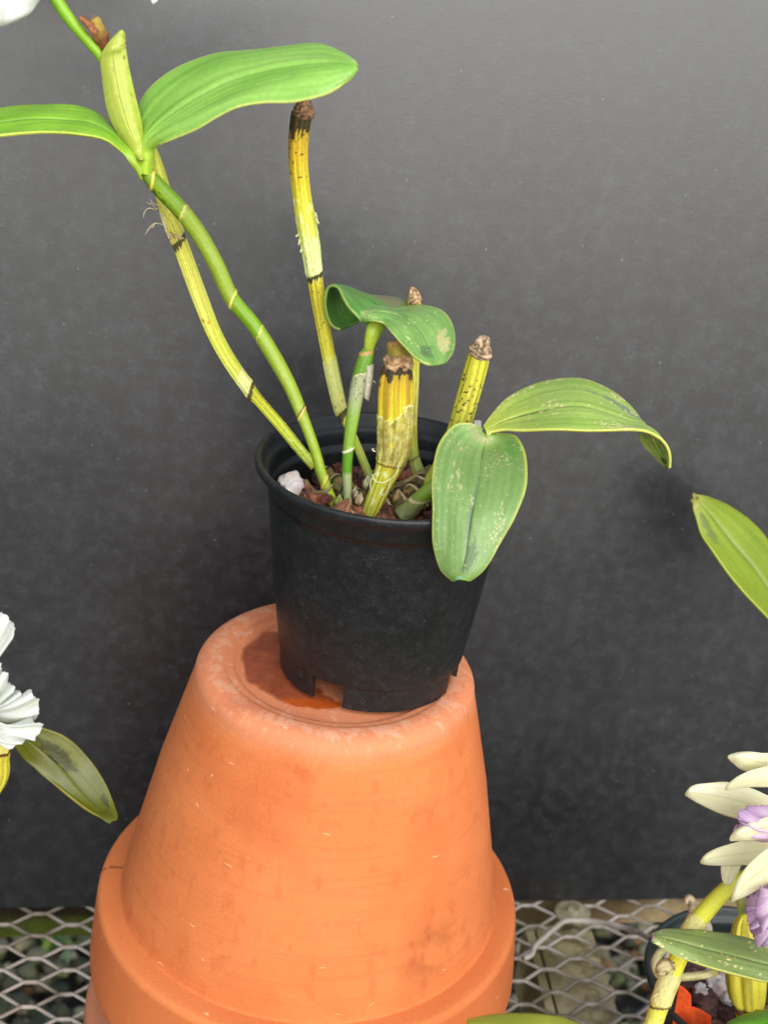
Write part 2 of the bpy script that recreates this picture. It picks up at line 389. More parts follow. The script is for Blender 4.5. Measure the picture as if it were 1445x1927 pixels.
def box(name, o_, ax, ay, az, mat, parent, colfn, n=24, bev=.002):
    """box from corner o_ along vectors; divided so that its pigment can vary"""
    bm = bmesh.new(); bmesh.ops.create_cube(bm, size=1)
    bmesh.ops.bevel(bm, geom=bm.edges[:], offset=.02, segments=2, affect='EDGES')
    bmesh.ops.subdivide_edges(bm, edges=[e for e in bm.edges if e.calc_length() > .5], cuts=n, use_grid_fill=True)
    V = [o_ + ax * (v.co.x + .5) + ay * (v.co.y + .5) + az * (v.co.z + .5) for v in bm.verts]
    F_ = [tuple(v.index for v in f.verts) for f in bm.faces]; bm.free()
    return mesh_obj(name, V, F_, mat, parent, [colfn(v) for v in V], smooth=False)
PA = radians(9.99); bx_ = Vector((cos(PA), sin(PA), 0)); by_ = Vector((-sin(PA), cos(PA), 0))
def panel_at(x): return .1528 + .1762 * x
def railcol(p):
    t = nz(p.x * 12, p.y * 12, p.z * 30)
    left = mix(S(52, 46, 24), S(92, 104, 34), sm(-.2, .3, t + (-.304 - p.z) * 40))
    rgt = mix(S(196, 172, 128), S(120, 100, 66), sm(-.1, .5, t))
    return mix(left, rgt, sm(.08, .12, p.x))
ra, rb = PZ(100, 1762, ZG - .030), PZ(1200, 1737, ZG - .030); rd = (rb - ra).normalized(); rn = Vector((-rd.y, rd.x, 0))
box('rail', ra - rd * .35, rd * 1.2, rn * .03, Vector((0, 0, .024)), M_stone, bench, railcol, 40)
# the pale lumpy stone post below the mesh on the right
def lump(name, c0, sx, sy, sz, seed, ca, cb, parent=None, label=None, cat=None, rough=.2, boxy=.6):
    me = rock_mesh(name, M_stone, sx, sy, sz, seed, rough, 4, ca, cb, boxy); o = bpy.data.objects.new(name, me); sc.collection.objects.link(o); o.location = c0
    if parent: o.parent = parent; o.matrix_parent_inverse = Matrix.Translation(-parent.location)
    if label: tag(o, label, cat)
    return o
def beamcol(p):
    c = mix(S(206, 190, 146, .8), S(150, 132, 90, .8), .5 + 1.4 * fb(p.x * 40, p.y * 40, p.z * 40)); return mix(c, S(112, 104, 60, .8), .7 * sm(.1, .4, fb(p.x * 16, p.y * 16, 5)))
b0, b1_ = PZ(1056, 1742, ZG - .008), PZ(1110, 1927, ZG - .008); bd = (b1_ - b0); bn = Vector((-bd.y, bd.x, 0)).normalized()
box('cross_beam', b0 - bn * .019, bd * 3, bn * .040, Vector((0, 0, -.012)), M_stone, bench, beamcol, 40)
box('cross_beam', b0 - bn * .019, bd * 3, bn * .006, Vector((0, 0, -.055)) , M_stone, bench, beamcol, 20).location.x += -.008
LB = random.Random(3)
for i in range(7):
    q_ = PZ(1090 + i * 9 + LB.uniform(-12, 8), 1760 + i * 27, ZG - .012)
    lump('weld_lump', q_, .011, .008, .006, i * 3.3, S(206, 192, 150, .8), S(150, 136, 92, .8), bench, rough=.25, boxy=.2)
wp = PZ(1076, 1722, ZG - .002)
wash = lathe('washer', rounded([(.0001, .0035), (.004, .0035), (.0045, .0012), (.0125, .0010), (.0128, 0), (.0128, -.001)], 1), M_metal, bench, (wp.x, wp.y, ZG + .0004), 40,
             colfn=lambda p, th: mix(S(185, 170, 135), S(120, 110, 80), .5 + nz(p.x * 200, p.y * 200)))

# ------------------------------------------------------------------ black backdrop board
PWL, PWR, PH, PT, LEAN = -.75, .95, .95, .006, radians(4.5)
pb = Vector((0, panel_at(0), ZG + .0015)); pup = Vector((0, 0, cos(LEAN))) + by_ * sin(LEAN)
bm = bmesh.new(); bmesh.ops.create_cube(bm, size=1)
bmesh.ops.bevel(bm, geom=bm.edges[:], offset=.0005, segments=1, affect='EDGES')
me = bpy.data.meshes.new('backdrop_board')
for v in bm.verts: v.co = Vector(((v.co.x + .5) * (PWR - PWL) + PWL, (v.co.y + .5) * PT, (v.co.z + .5) * PH))
bm.to_mesh(me); bm.free(); me.materials.append(M_panel)
board = bpy.data.objects.new('backdrop_board', me); sc.collection.objects.link(board)
mm = Matrix((bx_, bx_.cross(pup) * -1, pup)).transposed().to_4x4(); mm.translation = pb; board.matrix_world = mm
tag(board, 'big matt black board with pale dust flecks standing upright behind the pots', 'board')

# ================================================================== CLAY POTS
random.seed(11)
SCR = []
for i in range(0):
    th = random.uniform(-pi, 0) ; z = -abs(random.gauss(0, .055)) if random.random() < .75 else 0
    SCR.append((th, z, random.uniform(.0006, .004), random.uniform(.00018, .0004), random.uniform(-.5, .5)))
BP = Vector((.0162, .0037, 0))
def wetness(p):
    if p.z < -.006: return 0.0
    a = PY  # position test in pot space
    x, y = p.x, p.y
    # damp patch left of the plastic pot and puddle in front of its foot
    n_ = .004 * nz(x * 90, y * 90)
    c0 = WET0; d0 = hypot((x - c0.x) / 1.0, (y - c0.y) / 2.0) + n_
    return 1.0 if d0 < .0155 else 0.0
WET0 = PZ(520, 1235, 0); DMP = PZ(562, 1300, 0); PUD = PZ(590, 1322, -.0015)
def puddle(p):
    x, y = p.x - PUD.x, p.y - PUD.y
    xr = x * cos(.10) + y * sin(.10); yr = -x * sin(.10) + y * cos(.10)
    return sm(1.1, .9, hypot(xr / .0150, yr / .0046) + .45 * nz(p.x * 160, p.y * 160))
def damp(p):
    if p.z < -.006: return 0
    x, y = p.x - WET0.x, p.y - WET0.y
    x2, y2 = p.x - DMP.x, p.y - DMP.y; q = .2 * nz(p.x * 110, p.y * 110, 2)
    return max(sm(1.06, .94, hypot(x / .0165, y / .030) + q), sm(1.06, .92, hypot(x2 / .016, y2 / .008) + 2 * q))
def terracol(p, th, worn=1.0):
    z = p.z; r = hypot(p.x, p.y)
    c = mix(S(226, 134, 74, .78), S(238, 150, 88, .78), .5 + 1.3 * fb(p.x * 16, p.y * 16, z * 22))
    c = mix(c, S(206, 110, 56, .74), .35 * sm(.1, .5, fb(p.x * 22 + 9, p.y * 22, z * 10 + 4)) + .35 * sm(.1, .5, fb(p.x * 160 + 9, p.y * 160, z * 90 + 4)))
    # horizontal throwing marks
    c = mix(c, S(206, 118, 66, .76), .25 * sm(.0, .6, nz(z * 900 + .5, th * 1.5) + .3 * nz(z * 300, th * .8)))
    # pinkish, worn base disc and shoulder with lime bloom
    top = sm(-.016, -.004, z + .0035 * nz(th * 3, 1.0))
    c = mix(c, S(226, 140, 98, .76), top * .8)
    if top > 0:
        bl = sm(.12, .5, fb(p.x * 130, p.y * 130, 3) + .5 * nz(p.x * 420, p.y * 420, 1) + .40 * exp(-((r - .0625) / .0045) ** 2) - .05)
        c = mix(c, S(238, 190, 156, .78), .38 * bl * top * sm(-.008, -.002, z))
        c = mix(c, S(196, 108, 74, .74), .5 * top * sm(.1, .5, fb(p.x * 35 + 4, p.y * 35, 8)))
    c = mix(c, S(150, 84, 44, .7), .5 * (exp(-((z + .1175) / .014) ** 2) * exp(-(((th + 2 * pi) % (2 * pi) - 5.45) / .16) ** 2)) * sm(-.15, .25, fb(p.x * 70, p.y * 70, z * 70)))
    for (t0, z0, l, w_, sl_) in SCR:
        dz = z - z0
        if abs(dz) > .005: continue
        dt = ((th - t0 + pi) % (2 * pi) - pi) * max(r, .02)
        if abs(dt) > .006: continue
        e = dz - dt * sl_
        if abs(dt) < l and abs(e) < w_ * 1.3: c = mix(c, S(248, 196, 128, .85), .75)
    m_ = 1 - top; return (c[0] * (1.10 - .16 * m_), c[1] * (1.08 - .30 * m_), c[2] * (1.06 - .37 * m_))  # light painted in: base disc lifted over the walls to offset the low sun
CR = random.Random(5)
def clay_pot(name, label, zoff, prof, cs, colfn, wetfn, center=(0, 0, 0)):
    t = empty(name, (center[0], center[1], prof[-1][1] + zoff), label, 'pot')
    return t
# upper pot
tp = empty('clay_pot', (0, 0, -.19), 'clean orange upturned clay pot right under the black plastic pot', 'pot', 'stacked upturned clay pots')
cs = lambda z: -.0035 * sm(-.02, -.145, z) if False else -.0035 * min(1, max(0, -z / .14))
ptop = rounded([(.0, -.0022), (.0475, -.0022), (.0515, -.0020), (.0530, -.0002), (.0572, .0000), (.0585, .0012), (.0655, .0011), (.0695, -.0012), (.0715, -.0042), (.0722, -.009)], 2)
body = refine(ptop + [(.0868, -.064), (.0955, -.104), (.1012, -.132)], .0012) + refine(rounded([(.1014, -.133), (.1026, -.1425), (.1035, -.1437)], 2), .001)
def wall_col_terra(p, th):
    c = terracol(p, th)
    d = damp(p); c = mix(c, mix(S(190, 96, 58, .66), S(150, 68, 38, .62), .5 + fb(p.x * 120, p.y * 120)), d * .95)
    pu = puddle(p) if p.z > -.006 else 0; c = mix(c, S(212, 96, 36, .68), pu)
    return c
BCS = 640
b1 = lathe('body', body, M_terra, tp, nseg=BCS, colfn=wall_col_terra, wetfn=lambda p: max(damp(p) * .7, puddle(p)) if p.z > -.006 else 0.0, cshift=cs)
rimp = refine(rounded([(.1035, -.1437), (.1120, -.1441), (.1146, -.1452), (.1158, -.149), (.1192, -.1860), (.1190, -.1895), (.1175, -.1905), (.1090, -.1905), (.1075, -.188), (.1040, -.165), (.0940, -.14), (.062, -.012), (0, -.012)], 2)[:], .0015)
RSC = [(random.uniform(-2.9, -.3), random.uniform(-.187, -.15), random.uniform(.002, .006)) for _ in range(22)]
def rimcol(p, th):
    c = mix(S(236, 148, 88, .78), S(226, 134, 76, .78), .5 + 1.3 * fb(p.x * 14, p.y * 14, p.z * 30))
    if p.z < -.149:
        c = mix(c, S(206, 112, 58, .76), .55 + .3 * fb(p.x * 30, p.y * 30, p.z * 8))
        q = sm(.25, .5, fb(th * 14, p.z * 20, 4)) * sm(-1.1, -.55, th) * sm(.25, -.5, th)
        c = mix(c, S(236, 205, 185, .8), .85 * q)
    # hairline crack on the left
    d = abs((th % (2 * pi)) - (pi + .02 + .05 * nz(p.z * 300, 3) + .3 * (hypot(p.x, p.y) - .11)))
    if d < .0045 and p.z > -.152: c = mix(c, S(120, 50, 25, .6), .8)
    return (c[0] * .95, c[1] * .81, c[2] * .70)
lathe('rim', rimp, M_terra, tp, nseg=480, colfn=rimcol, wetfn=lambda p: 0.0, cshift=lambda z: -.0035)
# lower pot
bp_ = empty('clay_pot', (-.0035, 0, ZG), 'pinkish weathered clay pot at the bottom of the stack, mostly hidden under the cleaner one', 'pot', 'stacked upturned clay pots')
lowp = refine(rounded([(0, -.10), (.073, -.10), (.076, -.103), (.1075, -.2245)], 2), .002)
def lowcol(p, th):
    c = mix(S(200, 140, 108, .75), S(170, 125, 95, .75), .5 + 1.2 * fb(p.x * 40, p.y * 40, p.z * 10))
    return mix(c, S(225, 215, 195, .78), sm(.0, .4, fb(th * 30, p.z * 15, 3)) * .6)
lathe('body', lowp, M_terra, bp_, (-.0035, 0, 0), 240, lowcol, lambda p: 0.0)
lathe('rim', refine(rounded([(.1075, -.2245), (.117, -.2245), (.1208, -.2262), (.1218, -.231), (.1255, -.2865), (.1245, -.2895), (.115, -.2895), (.108, -.23), (.1, -.21)], 2), .002), M_terra, bp_, (-.0035, 0, 0), 240,
      lambda p, th: mix(S(226, 150, 108, .76), S(205, 130, 92, .76), .5 + 1.2 * fb(p.x * 30, p.y * 30, p.z * 30)), lambda p: 0.0)

# ================================================================== PLASTIC POTS
def plastic_pot(name, label, center, prof_out, mat, gaps=None, group=None, scale=1.0, feet_h=.0125):
    t = empty(name, center, label, 'pot', group)
    cxv = Vector(center)
    out = refine([(r * scale, z * scale) for r, z in prof_out], .003)
    lathe('body', out, mat, t, center, 160)
    if gaps is not None:
        V = []; Fc = []; n = 240; r1, r2 = .0456, .0440; zt, zb = feet_h + .0003, .0004
        def ingap(th):
            d = math.degrees(th) % 360
            return any(a <= d <= b for a, b in gaps)
        for k in range(n):
            th = 2 * pi * k / n; fl = .0006
            for r, z in ((r1 + fl, zt), (r1, zb), (r2, zb), (r2, zt)): V.append(cxv + Vector((r * cos(th), r * sin(th), z)))
        for k in range(n):
            th = 2 * pi * (k + .5) / n; k2 = (k + 1) % n
            if ingap(th): continue
            for m in range(3): Fc.append((k * 4 + m, k2 * 4 + m, k2 * 4 + m + 1, k * 4 + m + 1))
            thp = 2 * pi * (k - .5) / n; thn = 2 * pi * (k + 1.5) / n
            if ingap(thp): Fc.append(tuple(k * 4 + m for m in range(4)))
            if ingap(thn): Fc.append(tuple(k2 * 4 + m for m in (3, 2, 1, 0)))
        mesh_obj('foot_ring', V, Fc, mat, t, smooth=False)
    return t
pot_prof = rounded([(.0, .0130), (.0452, .0130), (.0470, .0127), (.0474, .0150)], 1) + [(.0520, .048), (.0578, .0985)] + \
    rounded([(.0578, .0985), (.0590, .1035), (.0604, .1078), (.0640, .1088), (.0650, .1100), (.0651, .1128), (.0642, .1137), (.0622, .1134), (.0612, .1110), (.0598, .1075), (.0575, .1060), (.0568, .0990)], 2) + \
    [(.0566, .0975), (.0553, .0972), (.0500, .048), (.0450, .0150), (0, .0150)]
black_pot = plastic_pot('plastic_pot', 'black plastic nursery pot standing on the upturned clay pot', (BP.x, BP.y, 0), pot_prof, M_pot,
                        gaps=[(235.2, 256.3), (331.3, 352), (90, 112), (160, 180), (30, 50)])

# ------------------------------------------------------------------ bark chips and pumice in the black pot
random.seed(21)
BK = []
for i in range(9):
    ca, cb = random.choice([((122, 66, 46), (44, 24, 18)), ((156, 96, 66), (66, 36, 26)), ((90, 50, 38), (32, 18, 14)), ((186, 126, 88), (84, 48, 34))])
    BK.append(rock_mesh('bark_chip', M_bark, random.uniform(.008, .014), random.uniform(.005, .009), random.uniform(.0035, .006), i * 7.3, .42, 4, S(*ca, k=.8), S(*cb, k=.8), .75))
BL = 'reddish brown bark chip among the others in the black pot of cut orchid stems'
nchip = 0
def chip(x, y, z, me, rot, label, group, s=1):
    o = bpy.data.objects.new('bark_chip', me); sc.collection.objects.link(o); o.location = (x, y, z); o.rotation_euler = rot; o.scale = (s, s, s)
    return tag(o, label, 'bark', group)
pts = []
tries = 0
while len(pts) < 64 and tries < 6000:
    tries += 1
    a = random.uniform(0, 2 * pi); r = .0375 * sqrt(random.random())
    q = (r * cos(a), r * sin(a))
    if all(hypot(q[0] - e[0], q[1] - e[1]) > .0080 for e in pts):
        pts.append(q)
for i, q in enumerate(pts):
    chip(BP.x + q[0], BP.y + q[1], .0850 + random.uniform(-.004, .006), random.choice(BK), (random.gauss(0, .6), random.gauss(0, .6), random.uniform(0, pi)), BL, 'bark chips in the black pot', 1.15)
# soil of finer bark under the chips
mesh_obj('potting_mix', [(BP.x + .052 * cos(2 * pi * k / 48), BP.y + .052 * sin(2 * pi * k / 48), .0795) for k in range(48)], [tuple(range(48))], mat_simple('fine_bark', (.06, .028, .02), .9, 300), smooth=False)
tag(bpy.data.objects['potting_mix'], kind='stuff')
def pumice(px, py, z, s, label, seed, rot=(0, 0, 0), asp=(1, 1, 1)):
    p = PZ(px, py, z); me = rock_mesh('pumice', M_stone, s * asp[0], s * asp[1], s * asp[2], seed, .45, 4, S(236, 230, 222, .8), S(222, 200, 188, .8), .55)
    o = bpy.data.objects.new('pumice', me); sc.collection.objects.link(o); o.location = p; o.rotation_euler = rot
    tag(o, label, 'stone')
pumice(553, 917, .0960, .0082, 'largest white pumice stone, by the left inner edge of the black pot', 4.2, (0.3, .5, -.7), (1, .75, .6))
pumice(748, 905, .0900, .0062, 'small white pumice stone behind the thick yellow stem', 9.1, (.2, .2, .5))
pumice(704, 948, .0870, .0036, 'tiny white pumice stone at the foot of the thick yellow stem', 13.1)

# ================================================================== THE ORCHID
orchid = empty('orchid_plant', (BP.x, BP.y, .088), 'large orchid with cut yellow stems and green leaves growing in the black pot', 'plant')
def lab(o, t): o['label'] = t; return o
def slant(th, k): return k * cos(th)
def streak(th, s, f=9, a=.5, seed=0): return .5 + a * (nz(cos(th) * f * .4 + seed, sin(th) * f * .4, s * 14) + .5 * nz(cos(th) * f + seed, sin(th) * f, s * 40))
def spots_in(seed, n, k0, k1, r0_, r1_, th0=pi, th1=2 * pi):
    rr = random.Random(seed); return [(rr.uniform(k0, k1), rr.uniform(th0, th1), rr.uniform(r0_, r1_)) for _ in range(n)]
def spot(c, key, th, rad_px, lst, col):
    for k0, t0, r_ in lst:
        dk = key - k0
        if abs(dk) < r_ * 1.3:
            dt = ((th - t0 + pi) % (2 * pi) - pi) * rad_px
            d = hypot(dk, dt)
            if d < r_: return mix(c, col, sm(r_, r_ * .6, d))
    return c
BLACK = S(34, 26, 18, .6)
# --- A: main green stem carrying the two upper leaves
spA = spots_in(3, 16, 345, 392, .8, 2.6, pi * 1.05, pi * 1.45)
def colA(k, th, s, f):
    ks = k + 9 * cos(th)
    c = stops([(335, S(118, 168, 44)), (400, S(112, 160, 46)), (560, S(126, 176, 40)), (600, S(118, 178, 30)), (700, S(140, 182, 60)), (860, S(150, 190, 58)), (950, S(150, 186, 84))], k)
    c = mix(c, S(84, 132, 22), .55 * streak(th, s, 7, .8, 1) * (1 - sm(880, 950, k)))
    rag = 5 * nz(th * 2, 4.1)
    for a, b in ((404, 562), (628 , 774), (778, 838)):
        e = ks + rag + (0 if a != 404 else -6 * sin(th))
        if a < e and ks < b: c = mix(c, mix(S(142, 176, 82), S(196, 206, 150), sm(.25, .6, fb(th * 3, k * .08, s * 50))), .6 if a != 628 else .5)
        if abs(e - a) < 1.6: c = mix(c, S(214, 222, 180), .6)
    if abs(ks - 563) < 2.0: c = S(226, 226, 170)
    if abs(ks - 776) < 1.5: c = S(70, 40, 24)
    if abs(ks - 780) < 1.6: c = S(205, 195, 140)
    if abs(ks - 338) < 2.2: c = S(206, 214, 130)
    if abs(ks - 907) < 2: c = S(205, 196, 140)
    c = (c[0] * 1.22, c[1] * .97, c[2] * .46); return spot(c, k, th, 13, spA, S(60, 50, 12))
def bumpA(k, th, s, r):
    ks = k + 9 * cos(th); b = 0
    for a in (563, 778, 338, 907): b += .00038 * exp(-((ks - a) / 3.0) ** 2)
    if 404 < ks < 562 or 628 < ks < 774: b += .00016
    return b
stA = tube('pseudobulb', [(636, 960, -.010, 13), (622, 935, -.010, 10), (606, 893, -.009, 10), (592, 845, -.007, 10), (570, 785, -.004, 11), (545, 725, .0, 12.5), (512, 665, .004, 14), (478, 612, .006, 14), (436, 560, .006, 14.5), (408, 500, .006, 15), (376, 443, .006, 15.5), (340, 395, .004, 16), (303, 356, .002, 16), (282, 332, .0, 14), (275, 320, .0, 9)], M_stem, orchid, colA, 48, ribs=(5, .05), bump=bumpA)
lab(stA, 'long bright green jointed stem carrying the two uppermost leaves')
# --- B: old yellow stem behind
spB = [(598, 1.35 * pi, 5), (604, 1.55 * pi, 3.5), (590, 1.2 * pi, 3)]
def colB(k, th, s, f):
    ks = k + 8 * cos(th)
    c = stops([(280, S(206, 206, 84)), (450, S(214, 204, 84)), (560, S(222, 214, 104)), (640, S(214, 216, 82)), (728, S(206, 206, 96)), (745, S(190, 186, 46)), (800, S(192, 198, 56)), (880, S(176, 190, 66))], k)
    c = mix(c, S(158, 148, 36), .75 * sm(.35, .9, streak(th, s, 10, .9, 5)))
    if 385 < ks < 449: c = mix(c, S(168, 150, 104), .55 * sm(.0, .4, fb(th * 4, k * .07, 2)) + .35 * sm(425, 449, ks))
    if 705 < ks < 733: c = mix(c, S(214, 206, 146), .6)
    tri = 9 * abs(nz(th * 3, 7.7)) + 2
    if 449 < ks < 455 + tri * 1.6: c = mix(c, BLACK, .9)
    if 733 < ks < 738 + tri * .5: c = mix(c, S(56, 34, 16), .9)
    if ks > 800: c = mix(c, S(226, 226, 170), .6 * sm(.2, .4, fb(th * 4, k * .1, s * 60)))
    c = mix(c, S(120, 84, 30), .5 * sm(866, 884, ks))
    return spot(c, k, th, 14, spB, S(206, 140, 40))
def bumpB(k, th, s, r):
    ks = k + 8 * cos(th)
    return (.0004 if ks < 449 and ks > 395 else 0) + .0004 * exp(-((ks - 731) / 6) ** 2) - .0003 * sm(738, 745, ks) + (.0002 * fb(th * 4, k * .2) if ks > 800 or 395 < ks < 449 else 0)
stB = tube('pseudobulb', [(593, 878, .018, 11), (570, 853, .020, 11), (530, 803, .022, 11.5), (490, 757, .024, 11.5), (466, 728, .024, 13.5), (430, 676, .024, 14), (402, 625, .024, 14.5), (378, 565, .024, 15.5), (356, 505, .023, 15.5), (336, 450, .022, 15), (318, 405, .020, 15), (303, 345, .018, 15), (290, 290, .016, 10), (284, 268, .015, 5)], M_old, orchid, colB, 52, ribs=(9, .16), bump=bumpB)
lab(stB, 'long yellow ribbed stem running behind the green one')
# --- C: tall old stem with black top
spC = spots_in(8, 26, 240, 335, 1.2, 3.4) + spots_in(9, 30, 535, 640, .8, 2.3)
def colC(k, th, s, f):
    ks = k + 5 * cos(th)
    c = stops([(215, S(206, 160, 40)), (300, S(220, 178, 38)), (360, S(220, 200, 48)), (440, S(206, 206, 82)), (515, S(206, 206, 120)), (530, S(208, 186, 52)), (660, S(206, 194, 60)), (700, S(212, 208, 110)), (772, S(206, 196, 80)), (800, S(186, 186, 70)), (850, S(180, 190, 76)), (905, S(150, 164, 84))], k)
    c = mix(c, S(180, 116, 26), .6 * sm(.0, -1, cos(th)) * sm(390, 240, k))
    c = mix(c, S(150, 130, 30), .7 * sm(.4, .9, streak(th, s, 10, .9, 3)))
    if 372 < k < 516:
        m_ = sm(.0, .2, fb(th * 2.6, k * .045, 6) + .45 * sm(400, 500, k) - .1)
        c = mix(c, mix(S(222, 222, 172), S(190, 196, 120), .5 + fb(th * 6, k * .2)), .75 * m_)
    if 676 < ks + 6 * nz(th * 3, 2) < 775: c = mix(c, mix(S(208, 206, 140), S(170, 164, 100), .5 + 1.5 * fb(th * 5, k * .1, 8)), .55)
    tri = 14 * abs(nz(th * 4, 1.7))
    if ks < 240 + tri * 3: c = mix(c, BLACK, .93)
    if 516 < ks < 522 + tri: c = mix(c, BLACK, .93)
    if 774 < ks < 786 + tri * .5: c = mix(c, BLACK, .88)
    if 755 < ks < 774: c = mix(c, S(120, 104, 60), .7 * sm(0, .4, nz(th * 5, k * .2)))
    return spot(c, k, th, 16, spC, S(74, 50, 20))
def bumpC(k, th, s, r):
    ks = k + 5 * cos(th); b = 0
    if 372 < k < 517: b += .0006 * max(0, fb(th * 5, k * .13, 2)) + .00035 * sm(372, 420, k)
    if 676 < ks < 775: b += .0003
    if ks > 776: b -= .0004
    return b
stC = tube('pseudobulb', [(706, 925, .012, 10), (694, 893, .020, 9.5), (670, 835, .026, 9.5), (650, 790, .030, 10), (641, 770, .031, 12), (628, 715, .033, 13), (613, 640, .035, 13.5), (601, 575, .036, 14), (592, 518, .036, 15), (582, 450, .036, 17.5), (569, 375, .036, 17.5), (562, 310, .036, 18), (562, 260, .036, 19), (567, 218, .036, 20), (568, 212, .036, 19)], M_old, orchid, colC, 56, ribs=(8, .12), bump=bumpC)
lab(stC, 'tallest bare yellow stem with a blackened top and flaky middle')
def drycol(seed, a=(204, 172, 128), b=(116, 88, 60)):
    ca, cb = S(*a), S(*b)
    def f_(k, th, s, f):
        c = mix(ca, cb, .5 + .9 * sin(s * 3000 + 8 * nz(cos(th) * 1.2, sin(th) * 1.2, seed + s * 120)) * .35 + .8 * nz(th * 3, s * 300, seed))
        return mix(c, S(60, 44, 34), .7 * sm(.25, .6, nz(th * 2 + 5, s * 500, seed)))
    return f_
def drybump(seed, amp=.0005): return lambda k, th, s, r: amp * .55 * sin(s * 3000 + 8 * nz(cos(th) * 1.2, sin(th) * 1.2, seed + s * 120)) + amp * 1.3 * nz(th * 3, s * 700, seed) + amp * 2.2 * nz(cos(th) * 1.6, sin(th) * 1.6, s * 300 + seed)
def dry_tip(parent, ctrl, seed, amp=.0005, lbl=None, cols=None):
    o = tube('dry_tip', ctrl, M_dry, parent, drycol(seed, *(cols or ())), 48, .0003, bump=drybump(seed, amp))
    return o
dry_tip(stC, [(568, 220, .036, 19.5), (570, 212, .036, 20), (571, 203, .036, 18), (572, 195, .036, 16), (574, 188, .036, 12), (575, 182, .036, 3)], 3.3, .0004, cols=((170, 130, 92), (92, 66, 44)))
# curly flakes on stem C
def hair(parent, pts, col, name='root_hair', r=.9, mat=None):
    return tube(name, [(x, y, d, r * (1 if i < len(pts) - 1 else .35)) for i, (x, y, d) in enumerate(pts)], mat or M_root, parent, lambda k, th, s, f: col, 6, .0006)
CREAM = S(214, 212, 158)
rr = random.Random(4)
for (x, y, sg) in ((562, 425, -1), (561, 440, -1), (564, 452, -1), (594, 412, 1), (596, 419, 1), (569, 470, -1), (592, 400, 1)):
    p = [(x, y, .034)]
    for k in range(3): x += sg * rr.uniform(0, 2.2); y += rr.uniform(-3, 7); p.append((x, y, .034 - .0008 * k))
    hair(stC, p, CREAM, 'husk_flake', 1.7)
# --- D: short stem with the two middle leaves
spD = spots_in(12, 90, 690, 752, .6, 1.8)
def colD(k, th, s, f):
    ks = k + 5 * cos(th)
    c = stops([(655, S(120, 168, 48)), (700, S(98, 152, 34)), (760, S(142, 176, 70)), (840, S(140, 180, 58)), (850, S(92, 152, 30)), (885, S(88, 146, 26)), (893, S(172, 182, 130)), (955, S(176, 184, 140))], k)
    c = mix(c, S(96, 134, 30), .4 * streak(th, s, 8, .8, 2))
    e = ks + 16 * nz(th * 1.6, 3) - 12 * sin(th)
    if e > 714 and k < 780: c = mix(c, S(178, 176, 146), .75 * sm(790, 730, k))
    if e > 714 and k < 765: c = spot(c, k, th, 13, spD, S(86, 82, 64))
    if abs(e - 714) < 1.6: c = S(216, 206, 160)
    if abs(ks - 846) < 2.2: c = S(226, 226, 190)
    if abs(ks - 664) < 3: c = S(198, 160, 90)
    return c
stD = tube('pseudobulb', [(655, 965, -.012, 8.5), (654, 925, -.012, 8.5), (653, 885, -.011, 9.5), (656, 840, -.010, 10.5), (663, 790, -.008, 12.5), (672, 735, -.005, 14.5), (682, 695, -.003, 16), (690, 668, -.002, 14), (693, 655, -.001, 9)], M_stem, orchid, colD, 44, ribs=(4, .05),
           bump=lambda k, th, s, r: .0004 * exp(-((k + 5 * cos(th) - 846) / 2.6) ** 2) + .0003 * exp(-((k + 5 * cos(th) - 664) / 3) ** 2))
lab(stD, 'short green stem with grey papery sheath, bearing the two middle leaves')
# papery sheath flap on D
sheet('sheath', [((688, 690, -.002), (694, 688, -.006), (704, 684, -.001)), ((686, 710, -.004), (694, 712, -.0075), (702, 706, -.002)), ((684, 730, -.004), (691, 735, -.008), (698, 733, -.002)), ((684, 745, -.004), (688, 750, -.007), (693, 756, -.003))],
      M_dry, stD, lambda u, v, sd_: mix(S(214, 208, 186), S(165, 158, 128), .5 + fb(v * 3, u * 4)), 24, 8, .0004, 0, 0)
hair(stD, [(700, 714, -.002), (704, 718, -.003), (707, 721, -.004)], CREAM, 'husk_flake')
# --- E: thick yellow bulb
def colE(k, th, s, f):
    ks = k + 3 * cos(th)
    c = stops([(690, S(204, 160, 34, .75)), (730, S(208, 178, 34, .75)), (780, S(212, 190, 40, .75)), (840, S(200, 182, 60, .7)), (880, S(186, 178, 52)), (960, S(164, 160, 54))], k)
    c = mix(c, S(150, 104, 22), .75 * sm(.45, .95, streak(th, s, 9, .9, 8)))
    c = mix(c, S(186, 124, 30), .4 * sm(.4, 1, -cos(th)) * sm(800, 720, k))
    edge = 782 - 22 * sm(-.2, .8, cos(th)) + 9 * nz(th * 3, 3.3) + 5 * nz(th * 9, 8.1)
    if edge < k < 872 + 4 * cos(th):
        n_ = fb(th * 6, k * .05, 1); n2 = abs(nz(th * 8 + 2 * nz(k * .09, th), k * .035, 4))
        c = mix(c, mix(S(190, 184, 116, .72), S(146, 126, 56, .72), .5 + 1.9 * n_), .85 * sm(.0, .12, n2 + .25 * n_) + .05)
    if abs(k - edge) < 1.1: c = mix(c, S(216, 208, 150), .7)
    if abs(ks - 872) < 2: c = S(130, 100, 50)
    if k > 874: c = mix(c, S(222, 220, 170), .7 * sm(.22, .34, fb(th * 3, k * .06, 11)))
    if ks < 702 + 22 * max(0, nz(th * 5, 7.3)): c = mix(c, BLACK, .93)
    return spot(c, k, th, 33, [(722, 1.13 * pi, 5), (715, 1.9 * pi, 4), (738, 1.1 * pi, 2.5)], S(96, 50, 20))
